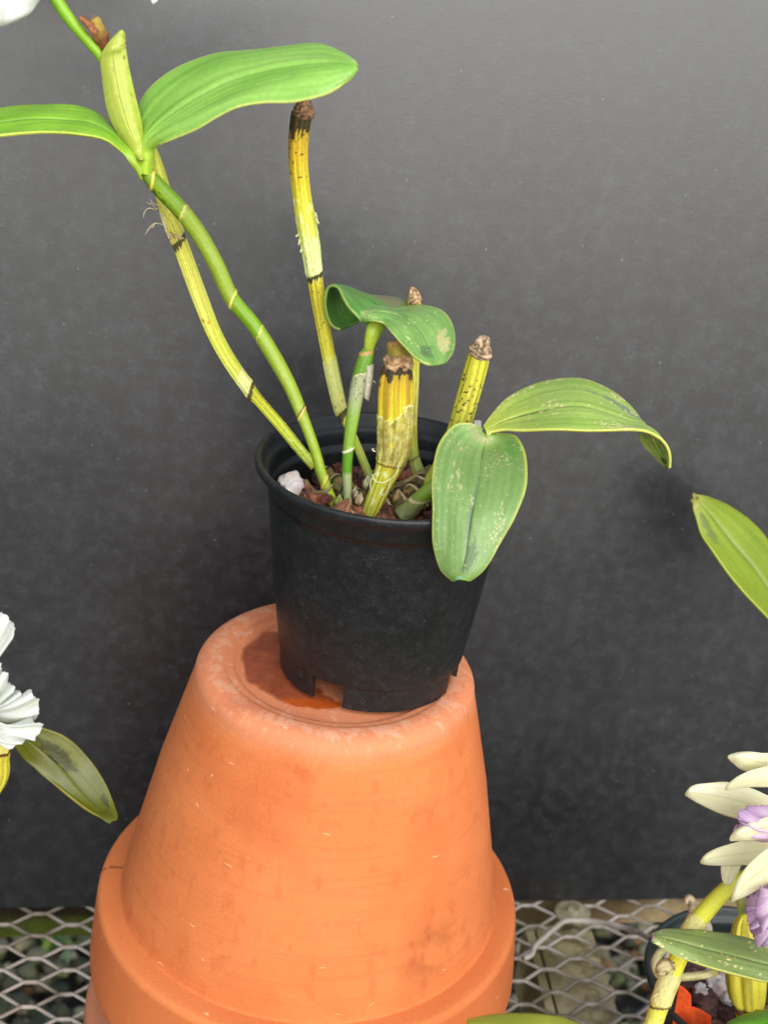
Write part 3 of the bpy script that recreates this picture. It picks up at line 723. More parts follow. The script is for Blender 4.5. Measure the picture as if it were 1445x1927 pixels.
def bumpE(k, th, s, r):
    edge = 782 - 22 * sm(-.2, .8, cos(th)) + 9 * nz(th * 3, 3.3) + 5 * nz(th * 9, 8.1)
    b = 0
    if edge < k < 872: b += .0004 + .0007 * nz(th * 9, k * .05, 1) + .0003 * nz(th * 22, k * .22, 2)
    b += .0004 * exp(-((k - 872) / 4) ** 2)
    return b
stE = tube('pseudobulb', [(694, 972, -.016, 15), (703, 948, -.015, 17), (718, 912, -.012, 20), (733, 875, -.010, 26), (741, 838, -.009, 31), (743, 790, -.008, 33.5), (744, 740, -.007, 34), (746, 705, -.006, 31), (748, 690, -.005, 27)], M_old, orchid, colE, 84, .00055 and .00055, ribs=(9, .17), bump=bumpE)
lab(stE, 'thick stubby golden yellow ribbed stem cut off at the top')
dry_tip(stE, [(748, 692, -.005, 27), (748, 684, -.005, 28), (749, 675, -.005, 26), (749, 666, -.005, 21), (749, 658, -.005, 17), (749, 652, -.005, 13)], 8.1, .0004, cols=((222, 184, 138), (160, 112, 74)))
# torn green-orange nub on top of E
def nubcol(u, v, sd_): return mix(S(168, 150, 66), S(222, 150, 96), sm(.2, .6, u + .6 * fb(u * 6, v * 4)))
sheet('torn_nub', [((732, 668, -.003), (748, 670, -.012), (766, 668, -.004)), ((732, 655, -.004), (748, 657, -.011), (765, 657, -.004)), ((733, 646, -.005), (750, 650, -.009), (763, 648, -.004)), ((745, 645, -.006), (755, 643, -.007), (762, 640, -.005)), ((755, 636, -.006), (758, 635, -.006), (761, 635, -.006))],
      M_dry, stE, nubcol, 28, 14, .0012, 0, 0, .0004)
sheet('torn_nub', [((733, 668, .006), (749, 668, .010), (765, 668, .006)), ((733, 656, .006), (748, 655, .008), (764, 656, .006)), ((738, 646, .006), (748, 645, .007), (760, 648, .005))],
      M_dry, stE, lambda u, v, s: nubcol(.9, v, s), 20, 10, .001, 0, 0, .0004)
for pl in ([(715, 880, -.024), (700, 900, -.022), (697, 915, -.021), (700, 928, -.022)], [(752, 868, -.024), (746, 890, -.024), (735, 903, -.023), (728, 925, -.022), (716, 935, -.021)], [(700, 893, -.020), (706, 905, -.022), (722, 908, -.0235), (742, 896, -.022)], [(706, 850, -.018), (700, 846, -.018), (704, 844, -.018)]):
    hair(stE, pl, CREAM, 'husk_fibre', 1.2)
# --- F: thin stem behind E
def colF(k, th, s, f):
    c = stops([(565, S(214, 180, 44)), (640, S(206, 190, 56)), (760, S(206, 200, 90)), (830, S(176, 178, 60)), (862, S(160, 170, 80)), (905, S(140, 146, 90))], k)
    c = mix(c, S(150, 130, 36), .7 * sm(.4, .9, streak(th, s, 10, .9, 4)))
    if 700 < k < 800: c = mix(c, S(220, 212, 150), .6 * sm(.0, .3, fb(th * 4, k * .06, 3)))
    if abs(k + 4 * cos(th) - 863) < 2: c = S(110, 84, 50)
    return c
stF = tube('pseudobulb', [(800, 925, .016, 20), (792, 902, .020, 15), (784, 880, .022, 12), (777, 850, .024, 10.5), (774, 800, .026, 11), (776, 720, .028, 12.5), (778, 640, .029, 13), (779, 590, .029, 13.5), (779, 566, .029, 13.5)], M_old, orchid, colF, 40, ribs=(7, .12))
lab(stF, 'thin yellow stem behind the thick one, its brown tip above the leaf')
dry_tip(stF, [(779, 570, .029, 14), (780, 562, .029, 14), (779, 554, .029, 10.5), (777, 546, .029, 7), (775, 540, .029, 3)], 5.5, .0004)
# --- G: spotted stem on the right
spG = spots_in(31, 62, 705, 795, 1.0, 3.0, 1.05 * pi, 1.95 * pi)
def colG(k, th, s, f):
    c = stops([(665, S(188, 176, 48)), (760, S(192, 182, 62)), (960, S(150, 160, 60))], k)
    c = mix(c, S(146, 134, 34), .75 * sm(.4, .9, streak(th, s, 8, .9, 6)))
    return spot(c, k, th, 21, spG, S(30, 24, 14))
stG = tube('pseudobulb', [(790, 955, .0, 12), (806, 915, .004, 14), (835, 870, .010, 18), (862, 810, .014, 21), (882, 740, .016, 22), (897, 685, .017, 22), (902, 665, .017, 20)], M_old, orchid, colG, 60, ribs=(6, .12))
lab(stG, 'stubby olive yellow stem peppered with black dots')
dry_tip(stG, [(902, 671, .017, 20.5), (904, 661, .017, 21), (906, 652, .017, 18), (908, 644, .017, 14.5), (912, 636, .017, 10), (913, 633, .017, 6)], 11.2, .0006, cols=((206, 178, 144), (118, 90, 66)))
# --- H: green stem under the front leaf
def colH(k, th, s, f):
    c = stops([(815, S(176, 196, 70)), (900, S(138, 172, 44)), (935, S(130, 160, 44)), (942, S(150, 156, 96)), (965, S(132, 138, 92))], k)
    c = mix(c, S(104, 132, 30), .4 * streak(th, s, 8, .8, 2))
    if abs(k + 8 * cos(th) - 938) < 2: c = S(206, 196, 140)
    if k > 938: c = mix(c, S(110, 96, 70), .5 * sm(0, .4, fb(th * 4, k * .1, 3)))
    return c
stH = tube('pseudobulb', [(756, 972, -.018, 19), (775, 955, -.018, 17.5), (800, 930, -.020, 15), (830, 902, -.020, 14), (862, 872, -.018, 12), (890, 842, -.014, 9), (911, 818, -.010, 5)], M_stem, orchid, colH, 40, ribs=(4, .05))
lab(stH, 'green stem slanting out to the two leaves on the right')
# --- rhizome
def rhcol(sd_):
    def f_(k, th, s, f):
        c = mix(S(150, 128, 74), S(74, 66, 42), .5 + 1.5 * fb(th * 2, s * 60, sd_))
        c = mix(c, S(128, 140, 76), .6 * sm(0, .4, nz(th, s * 40, sd_ + 3)))
        if (s * 1000) % 7.5 < .8: c = S(196, 176, 138)
        if 1 < (s * 1000) % 7.5 < 2.6: c = mix(c, BLACK, .75)
        return c
    return f_
def rhb(sd_): return lambda k, th, s, r: .0007 * sin(s * 1000 / 7.5 * 2 * pi) + .0011 * nz(cos(th) * 2, sin(th) * 2, s * 260 + sd_)
for sd_, ct in ((1, [(606, 888, .008, 12), (628, 905, .004, 16), (655, 925, -.002, 17), (682, 942, -.008, 15), (700, 956, -.014, 12)]),
                (2, [(700, 962, -.012, 13), (735, 948, -.008, 17), (770, 932, -.002, 18), (800, 905, .010, 19), (815, 890, .016, 12)]),
                (3, [(742, 962, -.010, 12), (775, 948, -.010, 13), (800, 940, -.004, 14), (830, 920, .004, 12)])):
    lab(tube('rhizome', ct, M_dry, orchid, rhcol(sd_), 36, .0004, bump=rhb(sd_)), ['', 'green and black ringed creeping rhizome at the left', 'knobbly brown rhizome in the middle of the pot', 'dark rhizome running right under the front leaf'][sd_])
# small buds/scales at rhizome
for (x, y, r_, cA) in ((676, 940, 9, (212, 190, 150)), (668, 928, 7, (190, 176, 140)), (745, 935, 7, (176, 150, 96)), (690, 908, 8, (176, 180, 130)), (637, 944, 10, (160, 184, 90))):
    tube('bud_scale', [(x - 3, y + 8, -.012, r_ * .7), (x, y, -.014, r_), (x + 2, y - 9, -.013, r_ * .5), (x + 3, y - 14, -.012, 1)], M_dry, orchid, (lambda cA: lambda k, th, s, f: mix(S(*cA), S(90, 70, 44), .5 + 1.6 * nz(th * 2, s * 400, x)))(cA), 20, .0005)
# roots curling over the mix
for sd_, ct in ((1, [(575, 905, .0, 5), (590, 925, -.008, 5), (612, 925, -.012, 4), (625, 912, -.010, 3)]), (2, [(812, 880, .012, 7), (770, 905, .006, 7), (742, 915, .0, 6), (735, 925, -.004, 4)])):
    tube('root', ct, M_root, orchid, lambda k, th, s, f: mix(S(150, 128, 80), S(92, 84, 50), .5 + 1.3 * nz(th, s * 200)), 14, .0007, wob=.2)

# ------------------------------------------------------------------ leaves
def leafcol(base, dark, edge=(196, 208, 96), rib=None, blotch=None, speck=0, tipc=None, basec=None, edgew=.03, streakf=1.0, gain=(1, 1, 1)):
    B_, D_, E_ = [tuple(x * y for x, y in zip(S(*q), (1.22, 1.1, .8))) for q in (base, dark, edge)]; R_ = S(*rib) if rib else tuple(x * .72 for x in D_)
    def f_(u, v, sd_):
        n1 = nz(v * 14, u * 1.6, sd_) + .5 * nz(v * 34, u * 2.5, sd_ + 4)
        c = mix(B_, D_, .5 + .75 * n1 * streakf + .5 * nz(v * 2, u * 5, sd_ + 8))
        if basec: c = mix(S(*basec), c, sm(0, .3, u + .05 * n1))
        if R_: c = mix(c, R_, .75 * exp(-(v / .022) ** 2) * (1 - u * .3))
        if blotch:
            for (u0, v0, ru, rv, col) in blotch:
                d = hypot((u - u0) / ru, (v - v0) / rv) + .5 * nz(u * 24, v * 9, sd_ + 2) + .25 * nz(u * 80, v * 30, sd_)
                c = mix(c, S(*col), .85 * sm(1.05, .75, d))
        if speck:
            q = nz(u * 60 + 9 * nz(v * 4, u * 5), v * 36, sd_ + 20) + .5 * nz(u * 150, v * 70, sd_) + .9 * nz(u * 5, v * 2.5, sd_ + 41); c = mix(c, S(222, 210, 130), .85 * sm(.66 - .1 * speck, .76 - .1 * speck, q))
            c = mix(c, D_, .5 * sm(.3, .5, nz(u * 60, v * 30, sd_ + 33)))
        if tipc: c = mix(c, S(*tipc), sm(.93, 1, u))
        c = mix(c, E_, .6 * sm(1 - edgew * 1.6, 1 - edgew * .5, abs(v)))
        return (min(.9, c[0] * gain[0]), min(.9, c[1] * gain[1]), min(.9, c[2] * gain[2]))
    return f_
l1 = sheet('leaf', [((265, 318, .000), (271, 326, -.004), (281, 330, .0)), ((264, 288, .002), (273, 296, -.004), (286, 290, -.002)), ((261, 258, .006), (274, 270, -.002), (291, 272, -.006)), ((264, 214, .012), (296, 240, -.002), (320, 261, -.012)), ((288, 170, .016), (339, 206, -.004), (372, 240, -.018)), ((336, 130, .018), (386, 178, -.006), (412, 217, -.022)),
    ((398, 108, .018), (434, 154, -.008), (450, 202, -.026)), ((460, 100, .016), (490, 138, -.012), (505, 193, -.030)), ((540, 88, .014), (556, 126, -.016), (560, 191, -.032)), ((596, 86, .010), (610, 121, -.020), (610, 178, -.032)), ((642, 103, -.006), (647, 123, -.024), (648, 153, -.030)), ((662, 116, -.020), (663, 128, -.026), (662, 139, -.028)), ((668, 126, -.025), (669, 128, -.026), (668, 130, -.026))],
    M_leaf, orchid, leafcol((120, 176, 86), (88, 146, 54), (186, 206, 120), streakf=.5, gain=(1.62, 1.36, 1.55), rib=(62, 112, 34), basec=(150, 190, 50), blotch=[(.66, .35, .012, .16, (104, 158, 60))]), 200, 84, .0014, .0018, .00016, .002, 1, ser=.00018)
lab(l1, 'largest leaf, broad glossy green, arching right over the tallest stem')
l2 = sheet('leaf', [((262, 300, -.002), (266, 325, -.005), (271, 338, -.002)), ((246, 283, .0), (250, 297, -.006), (254, 312, -.006)), ((228, 264, .004), (232, 276, -.004), (230, 290, -.008)), ((206, 235, .008), (203, 250, -.004), (196, 266, -.012)), ((180, 214, .012), (170, 234, -.002), (150, 256, -.014)), ((142, 204, .014), (128, 228, .0), (100, 253, -.014)), ((94, 201, .014), (78, 226, -.002), (52, 255, -.016)), ((45, 202, .012), (28, 230, -.004), (0, 259, -.020)), ((-10, 212, .006), (-26, 238, -.010), (-46, 262, -.024)), ((-56, 232, -.004), (-66, 252, -.016), (-78, 268, -.026)), ((-92, 262, -.018), (-94, 268, -.022), (-96, 274, -.024))],
    M_leaf, orchid, leafcol((116, 178, 56), (84, 146, 34), (176, 204, 90), streakf=.55, gain=(1.4, 1.14, 1.2), basec=(150, 190, 50)), 170, 36, .0013, .0014, .00016, .001, 2, ser=.00015)
lab(l2, 'narrow glossy green leaf reaching out past the left edge')
l3 = sheet('leaf', [((692, 606, .002), (696, 604, .004), (700, 600, .006)), ((677, 602, -.006), (718, 592, .004), (762, 581, .026)), ((665, 592, -.008), (708, 577, .008), (757, 568, .034)), ((654, 580, -.006), (692, 566, .012), (732, 562, .036)), ((644, 563, -.002), (668, 555, .016), (695, 558, .036)), ((634, 543, .006), (642, 541, .020), (658, 545, .034)), ((620, 543, .012), (628, 541, .024), (640, 543, .034)), ((614, 566, .014), (634, 560, .030), (656, 556, .034)), ((617, 592, .016), (640, 585, .030), (668, 575, .034)), ((627, 612, .018), (648, 603, .028), (676, 594, .032)), ((642, 618, .020), (655, 613, .025), (672, 604, .028))],
    M_leaf, orchid, leafcol((96, 150, 76), (70, 122, 52), (160, 186, 110), blotch=[(.25, .6, .16, .4, (130, 120, 84))]), 130, 34, .0013, .0005, .0001, .0, 3, ser=.00025)
lab(l3, 'middle leaf bending over to the left with its dark underside showing')
l4 = sheet('leaf', [((683, 584, .000), (677, 590, -.005), (684, 600, -.006)), ((694, 581, .006), (700, 590, -.005), (703, 605, -.010)), ((712, 579, .012), (722, 592, -.002), (724, 613, -.012)), ((748, 583, .020), (748, 598, -.002), (736, 627, -.018)), ((792, 577, .022), (773, 610, -.006), (749, 641, -.022)), ((832, 590, .016), (792, 632, -.012), (762, 658, -.026)), ((851, 622, .004), (804, 655, -.020), (776, 673, -.030)), ((852, 660, -.010), (814, 674, -.026), (792, 684, -.034)), ((838, 685, -.024), (820, 689, -.030), (808, 689, -.034))],
    M_leaf, orchid, leafcol((126, 172, 98), (96, 146, 72), (196, 208, 120), gain=(1.1, 1.05, 1.2), rib=(84, 124, 60), speck=.4, blotch=[(.8, -.55, .10, .22, (196, 190, 120)), (.8, .2, .09, .3, (90, 124, 70)), (.42, -.1, .05, .12, (88, 140, 60))]), 130, 40, .0013, .0006, .00012, .001, 4, ser=.0002)
lab(l4, 'rounded middle leaf facing right and down in front of the thin stem')
# petiole funnel of the two middle leaves
def petc(k, th, s, f): return mix(S(186, 206, 70), S(150, 186, 50), .5 + nz(th * 2, s * 60))
tube('petiole', [(693, 662, -.001, 9), (697, 642, -.001, 12.5), (702, 624, .0, 16), (708, 610, .003, 18), (712, 602, .006, 14), (714, 597, .008, 8)], M_stem, l4, petc, 36, ribs=(3, .12))
l5 = sheet('leaf', [((905, 810, -.010), (913, 816, -.012), (921, 817, -.010)), ((884, 797, -.008), (912, 830, -.013), (948, 818, -.010)), ((850, 802, -.012), (908, 850, -.018), (974, 824, -.014)), ((823, 842, -.026), (903, 880, -.031), (990, 862, -.026)), ((814, 905, -.044), (897, 925, -.048), (988, 918, -.042)), ((816, 970, -.056), (887, 975, -.060), (968, 972, -.056)), ((819, 1028, -.062), (879, 1030, -.067), (937, 1028, -.064)), ((832, 1070, -.066), (872, 1068, -.071), (907, 1070, -.070)), ((856, 1091, -.070), (868, 1091, -.073), (881, 1090, -.072))],
    M_leaf, orchid, leafcol((140, 176, 98), (118, 154, 74), (220, 224, 96), gain=(0.74, 0.79, 1.1), rib=(166, 184, 130), speck=1.3, streakf=.7, basec=(158, 188, 72), edgew=.045, blotch=[(.66, -.02, .22, .08, (118, 136, 84)), (.83, .15, .12, .25, (100, 120, 60)), (.98, .0, .06, 1.0, (132, 170, 48)), (.30, .78, .08, .2, (112, 160, 60)), (.12, -.3, .08, .7, (176, 176, 90)), (.965, -.15, .018, .3, (150, 206, 150))]), 200, 64, .0014, .0007, .0001, .0014, 5, ser=.00012)
lab(l5, 'broad blunt leaf hanging down over the front of the black pot')
l6 = sheet('leaf', [((911, 806, -.008), (914, 813, -.012), (917, 818, -.013)), ((928, 781, .002), (948, 796, -.008), (946, 812, -.016)), ((962, 747, .014), (986, 783, -.006), (985, 813, -.022)), ((1022, 719, .024), (1042, 770, -.008), (1045, 813, -.028)), ((1090, 714, .026), (1093, 768, -.010), (1100, 814, -.030)), ((1142, 736, .022), (1143, 781, -.012), (1150, 813, -.030)), ((1182, 768, .012), (1184, 795, -.012), (1188, 812, -.028)), ((1204, 796, .006), (1211, 802, -.010), (1218, 814, -.024)), ((1203, 822, .006), (1222, 812, -.006), (1240, 825, -.020)), ((1212, 842, .006), (1233, 838, -.002), (1253, 844, -.016)), ((1232, 862, .002), (1245, 862, -.004), (1258, 864, -.012)), ((1250, 880, -.004), (1254, 882, -.006), (1257, 882, -.008))],
    M_leaf, orchid, leafcol((148, 190, 84), (120, 164, 58), (206, 220, 96), gain=(1.3, 1.12, 1.9), rib=(100, 112, 50), basec=(176, 200, 64), speck=.15, blotch=[(.16, .1, .10, .05, (70, 60, 30)), (.93, .1, .03, .5, (50, 50, 20)), (.62, -.6, .2, .15, (110, 130, 80)), (.985, 0, .02, .8, (40, 36, 18))]), 200, 40, .0013, .0009, .00014, .0008, 6, ser=.00012)
lab(l6, 'long light green leaf arching right with a drooping twisted tip')
# --- sheath at the top
def shcol(u, v, sd_):
    c = mix(S(200, 208, 96), S(178, 192, 66), .5 + nz(v * 8, u * 2) + .3 * nz(v * 3, u * 7))
    c = mix(c, S(96, 84, 30), .8 * sm(.16, .34, fb(u * 34, v * 6, 4) + .42 * sm(.1, .9, v) * sm(.35, .8, u) - .22))
    c = mix(c, S(80, 40, 26), sm(.93, .99, u))
    return c
o = sheet('flower_sheath', [((264, 300, -.004), (267, 302, -.010), (270, 300, -.004)), ((252, 285, -.002), (262, 288, -.004), (271, 284, -.002)), ((234, 265, .0), (252, 262, -.004), (268, 256, .0)), ((216, 236, .0), (240, 232, -.004), (264, 226, .0)), ((203, 200, .0), (228, 192, -.004), (254, 184, .0)), ((196, 155, .0), (218, 145, -.0035), (243, 134, .0)), ((192, 112, .0), (213, 106, -.003), (237, 100, .0)), ((200, 92, -.001), (217, 90, -.004), (235, 88, .0)), ((213, 75, -.001), (224, 74, -.002), (234, 73, .0)), ((224, 64, -.001), (229, 62, -.0015), (233, 62, .0)), ((231, 57, -.001), (232, 57, -.001), (233, 58, -.001))],
      M_leaf, orchid, shcol, 120, 40, .0008, .0011, .0001, .0006, 7)
sheet('flower_sheath', [((264, 298, -.001), (267, 300, .004), (270, 298, -.001)), ((234, 262, .001), (252, 258, .004), (268, 252, .001)), ((204, 199, .001), (228, 190, .004), (253, 182, .001)), ((193, 112, .001), (213, 106, .004), (236, 99, .001)), ((212, 86, .0), (222, 80, .003), (233, 78, .001))], M_leaf, orchid, lambda u, v, s: mix(S(186, 196, 90), S(160, 176, 60), .5 + nz(v * 8, u * 2)), 60, 16, .0006, 0, 0, 0, 8)
# --- brown withered bud beside the sheath
tube('withered_bud', [(204, 96, .002, 7), (198, 84, .002, 11), (190, 68, .002, 14), (183, 52, .002, 14), (178, 41, .002, 13), (175, 36, .002, 8)], M_dry, orchid,
     lambda k, th, s, f: mix(mix(S(176, 150, 70), S(120, 72, 44), sm(45, 80, k + 10 * nz(th * 2, 1))), S(168, 84, 50), .6 * sm(.1, .4, fb(th * 2, k * .07, 3))), 36, .0004, bump=lambda k, th, s, r: .0009 * nz(cos(th) * 2, sin(th) * 2, s * 400))
sheet('withered_flap', [((176, 62, -.002), (178, 66, -.004), (184, 60, -.002)), ((164, 45, -.002), (166, 48, -.004), (171, 43, -.002)), ((150, 33, -.002), (151, 33, -.003), (153, 32, -.002))], M_dry, orchid, lambda u, v, s: mix(S(176, 120, 78), S(120, 62, 38), fb(u * 5, v * 4) + .5), 20, 8, .0008, 0, 0)
hair(orchid, [(176, 42, .0), (173, 36, .0), (178, 31, .001), (177, 26, .001)], S(160, 100, 70), 'withered_thread', 1.3)
# --- rootlets on B
for pl in ([(301, 391, .012), (292, 394, .010), (280, 392, .008), (272, 400, .008), (271, 410, .008)], [(300, 388, .012), (290, 383, .010), (283, 384, .008), (276, 380, .008)], [(297, 392, .012), (291, 390, .010), (286, 380, .008), (282, 375, .008)],
           [(310, 424, .012), (300, 421, .010), (290, 421, .008), (281, 430, .008), (273, 443, .008)], [(292, 421, .009), (288, 427, .008), (284, 428, .008)], [(300, 398, .012), (306, 412, .009), (312, 432, .008), (318, 446, .008)], [(304, 400, .011), (311, 418, .008), (314, 440, .008), (325, 450, .008)]):
    hair(stB, pl, S(196, 178, 140), 'root_hair', 1.0)
for i in range(16):
    a = rr.uniform(0, 30); hair(stB, [(312 + a, 438 + rr.uniform(-4, 4) + a * .2, .008), (316 + a, 444 + a * .2 + rr.uniform(-3, 3), .007), (318 + a * .9, 450 + rr.uniform(-3, 4), .008)], S(*rr.choice([(170, 150, 110), (120, 96, 60), (200, 186, 150)])), 'husk_fibre', 1.1)
# --- flower spike and the white flower at the top left
def spc(k, th, s, f): return mix(S(150, 196, 40), S(124, 178, 30), .5 + nz(th, s * 30) + .2)
spike = tube('flower_spike', [(262, 285, .003, 9), (235, 210, .003, 9), (208, 135, .003, 9.5), (192, 108, .002, 9.5), (165, 76, .001, 10), (136, 42, .0, 11), (112, 8, .0, 12), (85, -35, .0, 12), (40, -90, .002, 11), (-10, -130, .006, 8)], M_stem, orchid, spc, 28)
fl = bpy.data.objects.new('flower', None); sc.collection.objects.link(fl); fl.parent = orchid; fl.location = PY(-20, -120, 0) - orchid.location
def whitecol(u, v, sd_): return mix(S(255, 255, 250, .92), S(236, 240, 224, .86), .35 + nz(v * 6, u * 2, sd_) + .5 * nz(v * 30, u * 1.5, sd_))
def petal(parent, st, sd_, mat=None, col=None, nu=70, nv=26, thick=.0006, groove=.0004, wave=.0012, name='petal'):
    o = sheet(name, st, mat or M_white, parent, col or whitecol, nu, nv, thick, groove, .00008, wave, sd_)
    if parent is fl: o.matrix_parent_inverse = Matrix.Translation(-(orchid.location + fl.location))
    return o
petal(fl, [((-10, -150, .0), (-15, -120, -.002), (-30, -130, .0)), ((55, -120, -.004), (0, -85, -.012), (-75, -90, -.004)), ((88, -50, -.008), (0, -40, -.018), (-100, -40, -.010)), ((73, 2, -.012), (-8, 8, -.022), (-90, 0, -.014)), ((52, 27, -.016), (-5, 34, -.022), (-60, 30, -.018)), ((14, 44, -.018), (-5, 47, -.020), (-25, 44, -.018))], 1)
petal(fl, [((0, -160, .0), (5, -145, -.002), (0, -130, .0)), ((100, -190, -.002), (90, -140, -.008), (70, -100, -.004)), ((220, -150, -.004), (190, -110, -.010), (150, -80, -.006)), ((275, -70, -.008), (250, -60, -.012), (215, -50, -.010)), ((297, -12, -.012), (287, -14, -.013), (276, -14, -.012)), ((293, 5, -.013), (290, 7, -.013), (287, 6, -.013))], 2)
petal(fl, [((-10, -140, .0), (-20, -150, .0), (-30, -160, .0)), ((-60, -60, .0), (-110, -110, -.004), (-130, -170, .0)), ((-150, -20, .002), (-200, -80, -.002), (-220, -150, .002)), ((-250, -40, .004), (-255, -60, .003), (-260, -80, .004))], 3)
petal(fl, [((-20, -150, .0), (0, -150, .0), (20, -150, .0)), ((-80, -220, .004), (0, -230, -.002), (70, -220, .004)), ((-60, -310, .008), (0, -320, .004), (60, -310, .008)), ((-12, -360, .012), (0, -362, .012), (12, -360, .012))], 4)

# ================================================================== white plastic label edge behind the spotted stem
p0 = PY(898, 806, .028); lw = dist_f(p0)
wt = box('plant_tag', PY(892, 880, .030), right * (13 * lw), Vector((0, .0008, 0)), PY(892, 792, .030) - PY(892, 880, .030), M_tag, None, lambda p: S(236, 234, 228, .82), 4)
tag(wt, 'white plastic plant tag peeping out behind the black dotted stem', 'plant tag')

# ================================================================== LEFT ORCHID (mostly outside the picture)
lp0 = PY(-62, 1800, .04)
LPC = Vector((PZ(-310, 1850, ZG + .10).x, PZ(-310, 1850, ZG + .10).y, ZG + .001))
dp_prof = pot_prof
potL = plastic_pot('plastic_pot', 'dark green plastic pot on the bench beyond the left edge, holding the white flowered orchid', tuple(LPC), dp_prof, M_pot2, gaps=[(20, 40), (140, 160), (260, 280)])
lo = empty('orchid_plant', (LPC.x, LPC.y, LPC.z + .088), 'orchid at the left edge with ruffled white bloom and one olive green leaf', 'plant')
mesh_obj('potting_mix', [(LPC.x + .052 * cos(2 * pi * k / 48), LPC.y + .052 * sin(2 * pi * k / 48), LPC.z + .090) for k in range(48)], [tuple(range(48))], bpy.data.materials['fine_bark'], smooth=False)
for o in bpy.data.objects:
    if o.name.startswith('potting_mix'): o['kind'] = 'stuff'
def ybulb(k, th, s, f):
    c = mix(S(206, 176, 44), S(190, 186, 66), .5 + nz(th, s * 20)); c = mix(c, S(140, 110, 30), .7 * sm(.4, .9, streak(th, s, 8, .9, 4)))
    if abs(k - 1410) < 3: c = S(90, 50, 20)
    if k < 1408: c = mix(c, S(200, 196, 130), .5)
    return c
YL = LPC.y
d0 = PY(-50, 1850, YL)
lab(tube('pseudobulb', [(-300, 1880, YL, 12), (-230, 1760, YL, 15), (-110, 1600, YL - .006, 17), (-12, 1480, YL - .012, 19), (2, 1425, YL - .014, 17), (6, 1395, YL - .016, 15), (12, 1362, YL - .018, 11)], M_old, lo, ybulb, 40, ribs=(7, .14)), 'yellow ribbed stem below the white bloom')
lfl = sheet('leaf', [((8, 1362, YL - .018), (6, 1370, YL - .022), (4, 1380, YL - .018)), ((40, 1362, YL - .016), (32, 1378, YL - .018), (22, 1392, YL - .018)), ((84, 1369, YL - .012), (70, 1404, YL - .015), (46, 1425, YL - .016)), ((128, 1388, YL - .010), (104, 1435, YL - .015), (70, 1448, YL - .018)), ((170, 1430, YL - .010), (134, 1468, YL - .016), (103, 1479, YL - .020)), ((197, 1470, YL - .014), (165, 1502, YL - .020), (137, 1507, YL - .024)), ((213, 1508, YL - .020), (190, 1526, YL - .025), (168, 1529, YL - .028)), ((219, 1535, YL - .027), (208, 1540, YL - .030), (196, 1543, YL - .031)), ((216, 1545, YL - .031), (213, 1546, YL - .032), (210, 1547, YL - .032))],
            M_leaf, lo, leafcol((122, 130, 34), (94, 104, 24), (176, 168, 70), gain=(0.55, 0.55, 0.4), blotch=[(.36, -.35, .13, .3, (66, 70, 20)), (.72, -.6, .06, .2, (80, 80, 24))]), 130, 30, .0013, .0010, .00008, .001, 9)
lab(lfl, 'olive green leaf pointing down right with dark blotches')
wf = bpy.data.objects.new('flower', None); sc.collection.objects.link(wf); wf.parent = lo; wf.location = PY(-40, 1310, YL - .03) - lo.location
def fan(name, parent, root, outline, seed, mat=M_white, col=whitecol, ruff=.0025, bulge=-.008, nr=26, sub=9, thick=.0006, parent_loc=None):
    """fan-shaped ruffled petal: root (px,py,depth) and outer margin points (px,py,depth)"""
    D = catmull([tuple(PY(*q)) for q in outline], sub); R0 = PY(*root); V = []; C = []; Fc = []; n = len(D)
    for i, d in enumerate(D):
        E_ = Vector(d); i_ = i * 5 / sub; E_ = R0.lerp(E_, 1 + .035 * nz(i_ * .8, seed))
        for j in range(nr + 1):
            t = j / nr; p = R0.lerp(E_, t); p.y += bulge * sin(pi * t * .9) + ruff * t * t * t * (nz(i_ * .22, t * 1.5, seed) * 2.0 + t * .5 * nz(i_ * .6, t * 2, seed + 3))
            V.append(p); C.append(col(t, -1 + 2 * i / (n - 1), seed))
    for i in range(n - 1):
        for j in range(nr): a = i * (nr + 1) + j; Fc.append((a, a + 1, a + nr + 2, a + nr + 1))
    o = mesh_obj(name, V, Fc, mat, parent, C); 
    if parent_loc is not None: o.matrix_parent_inverse = Matrix.Translation(-parent_loc)
    s_ = o.modifiers.new('thickness', 'SOLIDIFY'); s_.thickness = thick; s_.offset = 0
    return o
WL = lo.location + wf.location; yf = YL - .04
fan('lip', wf, (-30, 1330, yf + .006), [(-60, 1235, yf), (-20, 1240, yf), (0, 1243, yf - .004), (8, 1248, yf), (2, 1256, yf), (14, 1267, yf - .004), (17, 1283, yf), (32, 1287, yf - .004), (30, 1297, yf), (43, 1297, yf - .006), (45, 1304, yf), (55, 1297, yf - .004), (66, 1300, yf - .008), (73, 1312, yf - .004), (79, 1330, yf - .004), (66, 1350, yf)], 5, parent_loc=WL, ruff=.0028)
fan('petal', wf, (-30, 1340, yf), [(60, 1348, yf - .008), (82, 1352, yf - .012), (81, 1366, yf - .010), (66, 1382, yf - .014), (50, 1388, yf - .010), (40, 1396, yf - .014), (28, 1396, yf - .010), (16, 1388, yf - .012), (8, 1372, yf - .008), (-20, 1380, yf - .01), (-60, 1400, yf - .008)], 9, parent_loc=WL, ruff=.0028)
fan('petal', wf, (-45, 1290, yf + .004), [(-80, 1100, yf - .004), (-40, 1130, yf - .004), (-8, 1144, yf), (7, 1144, yf), (15, 1156, yf - .004), (24, 1172, yf), (29, 1188, yf - .004), (25, 1197, yf), (8, 1206, yf), (3, 1222, yf), (-6, 1240, yf), (-30, 1270, yf)], 12, parent_loc=WL)
fan('petal', wf, (-50, 1310, yf), [(-80, 1180, yf), (-150, 1200, yf), (-190, 1290, yf), (-170, 1370, yf), (-90, 1400, yf)], 14, parent_loc=WL)
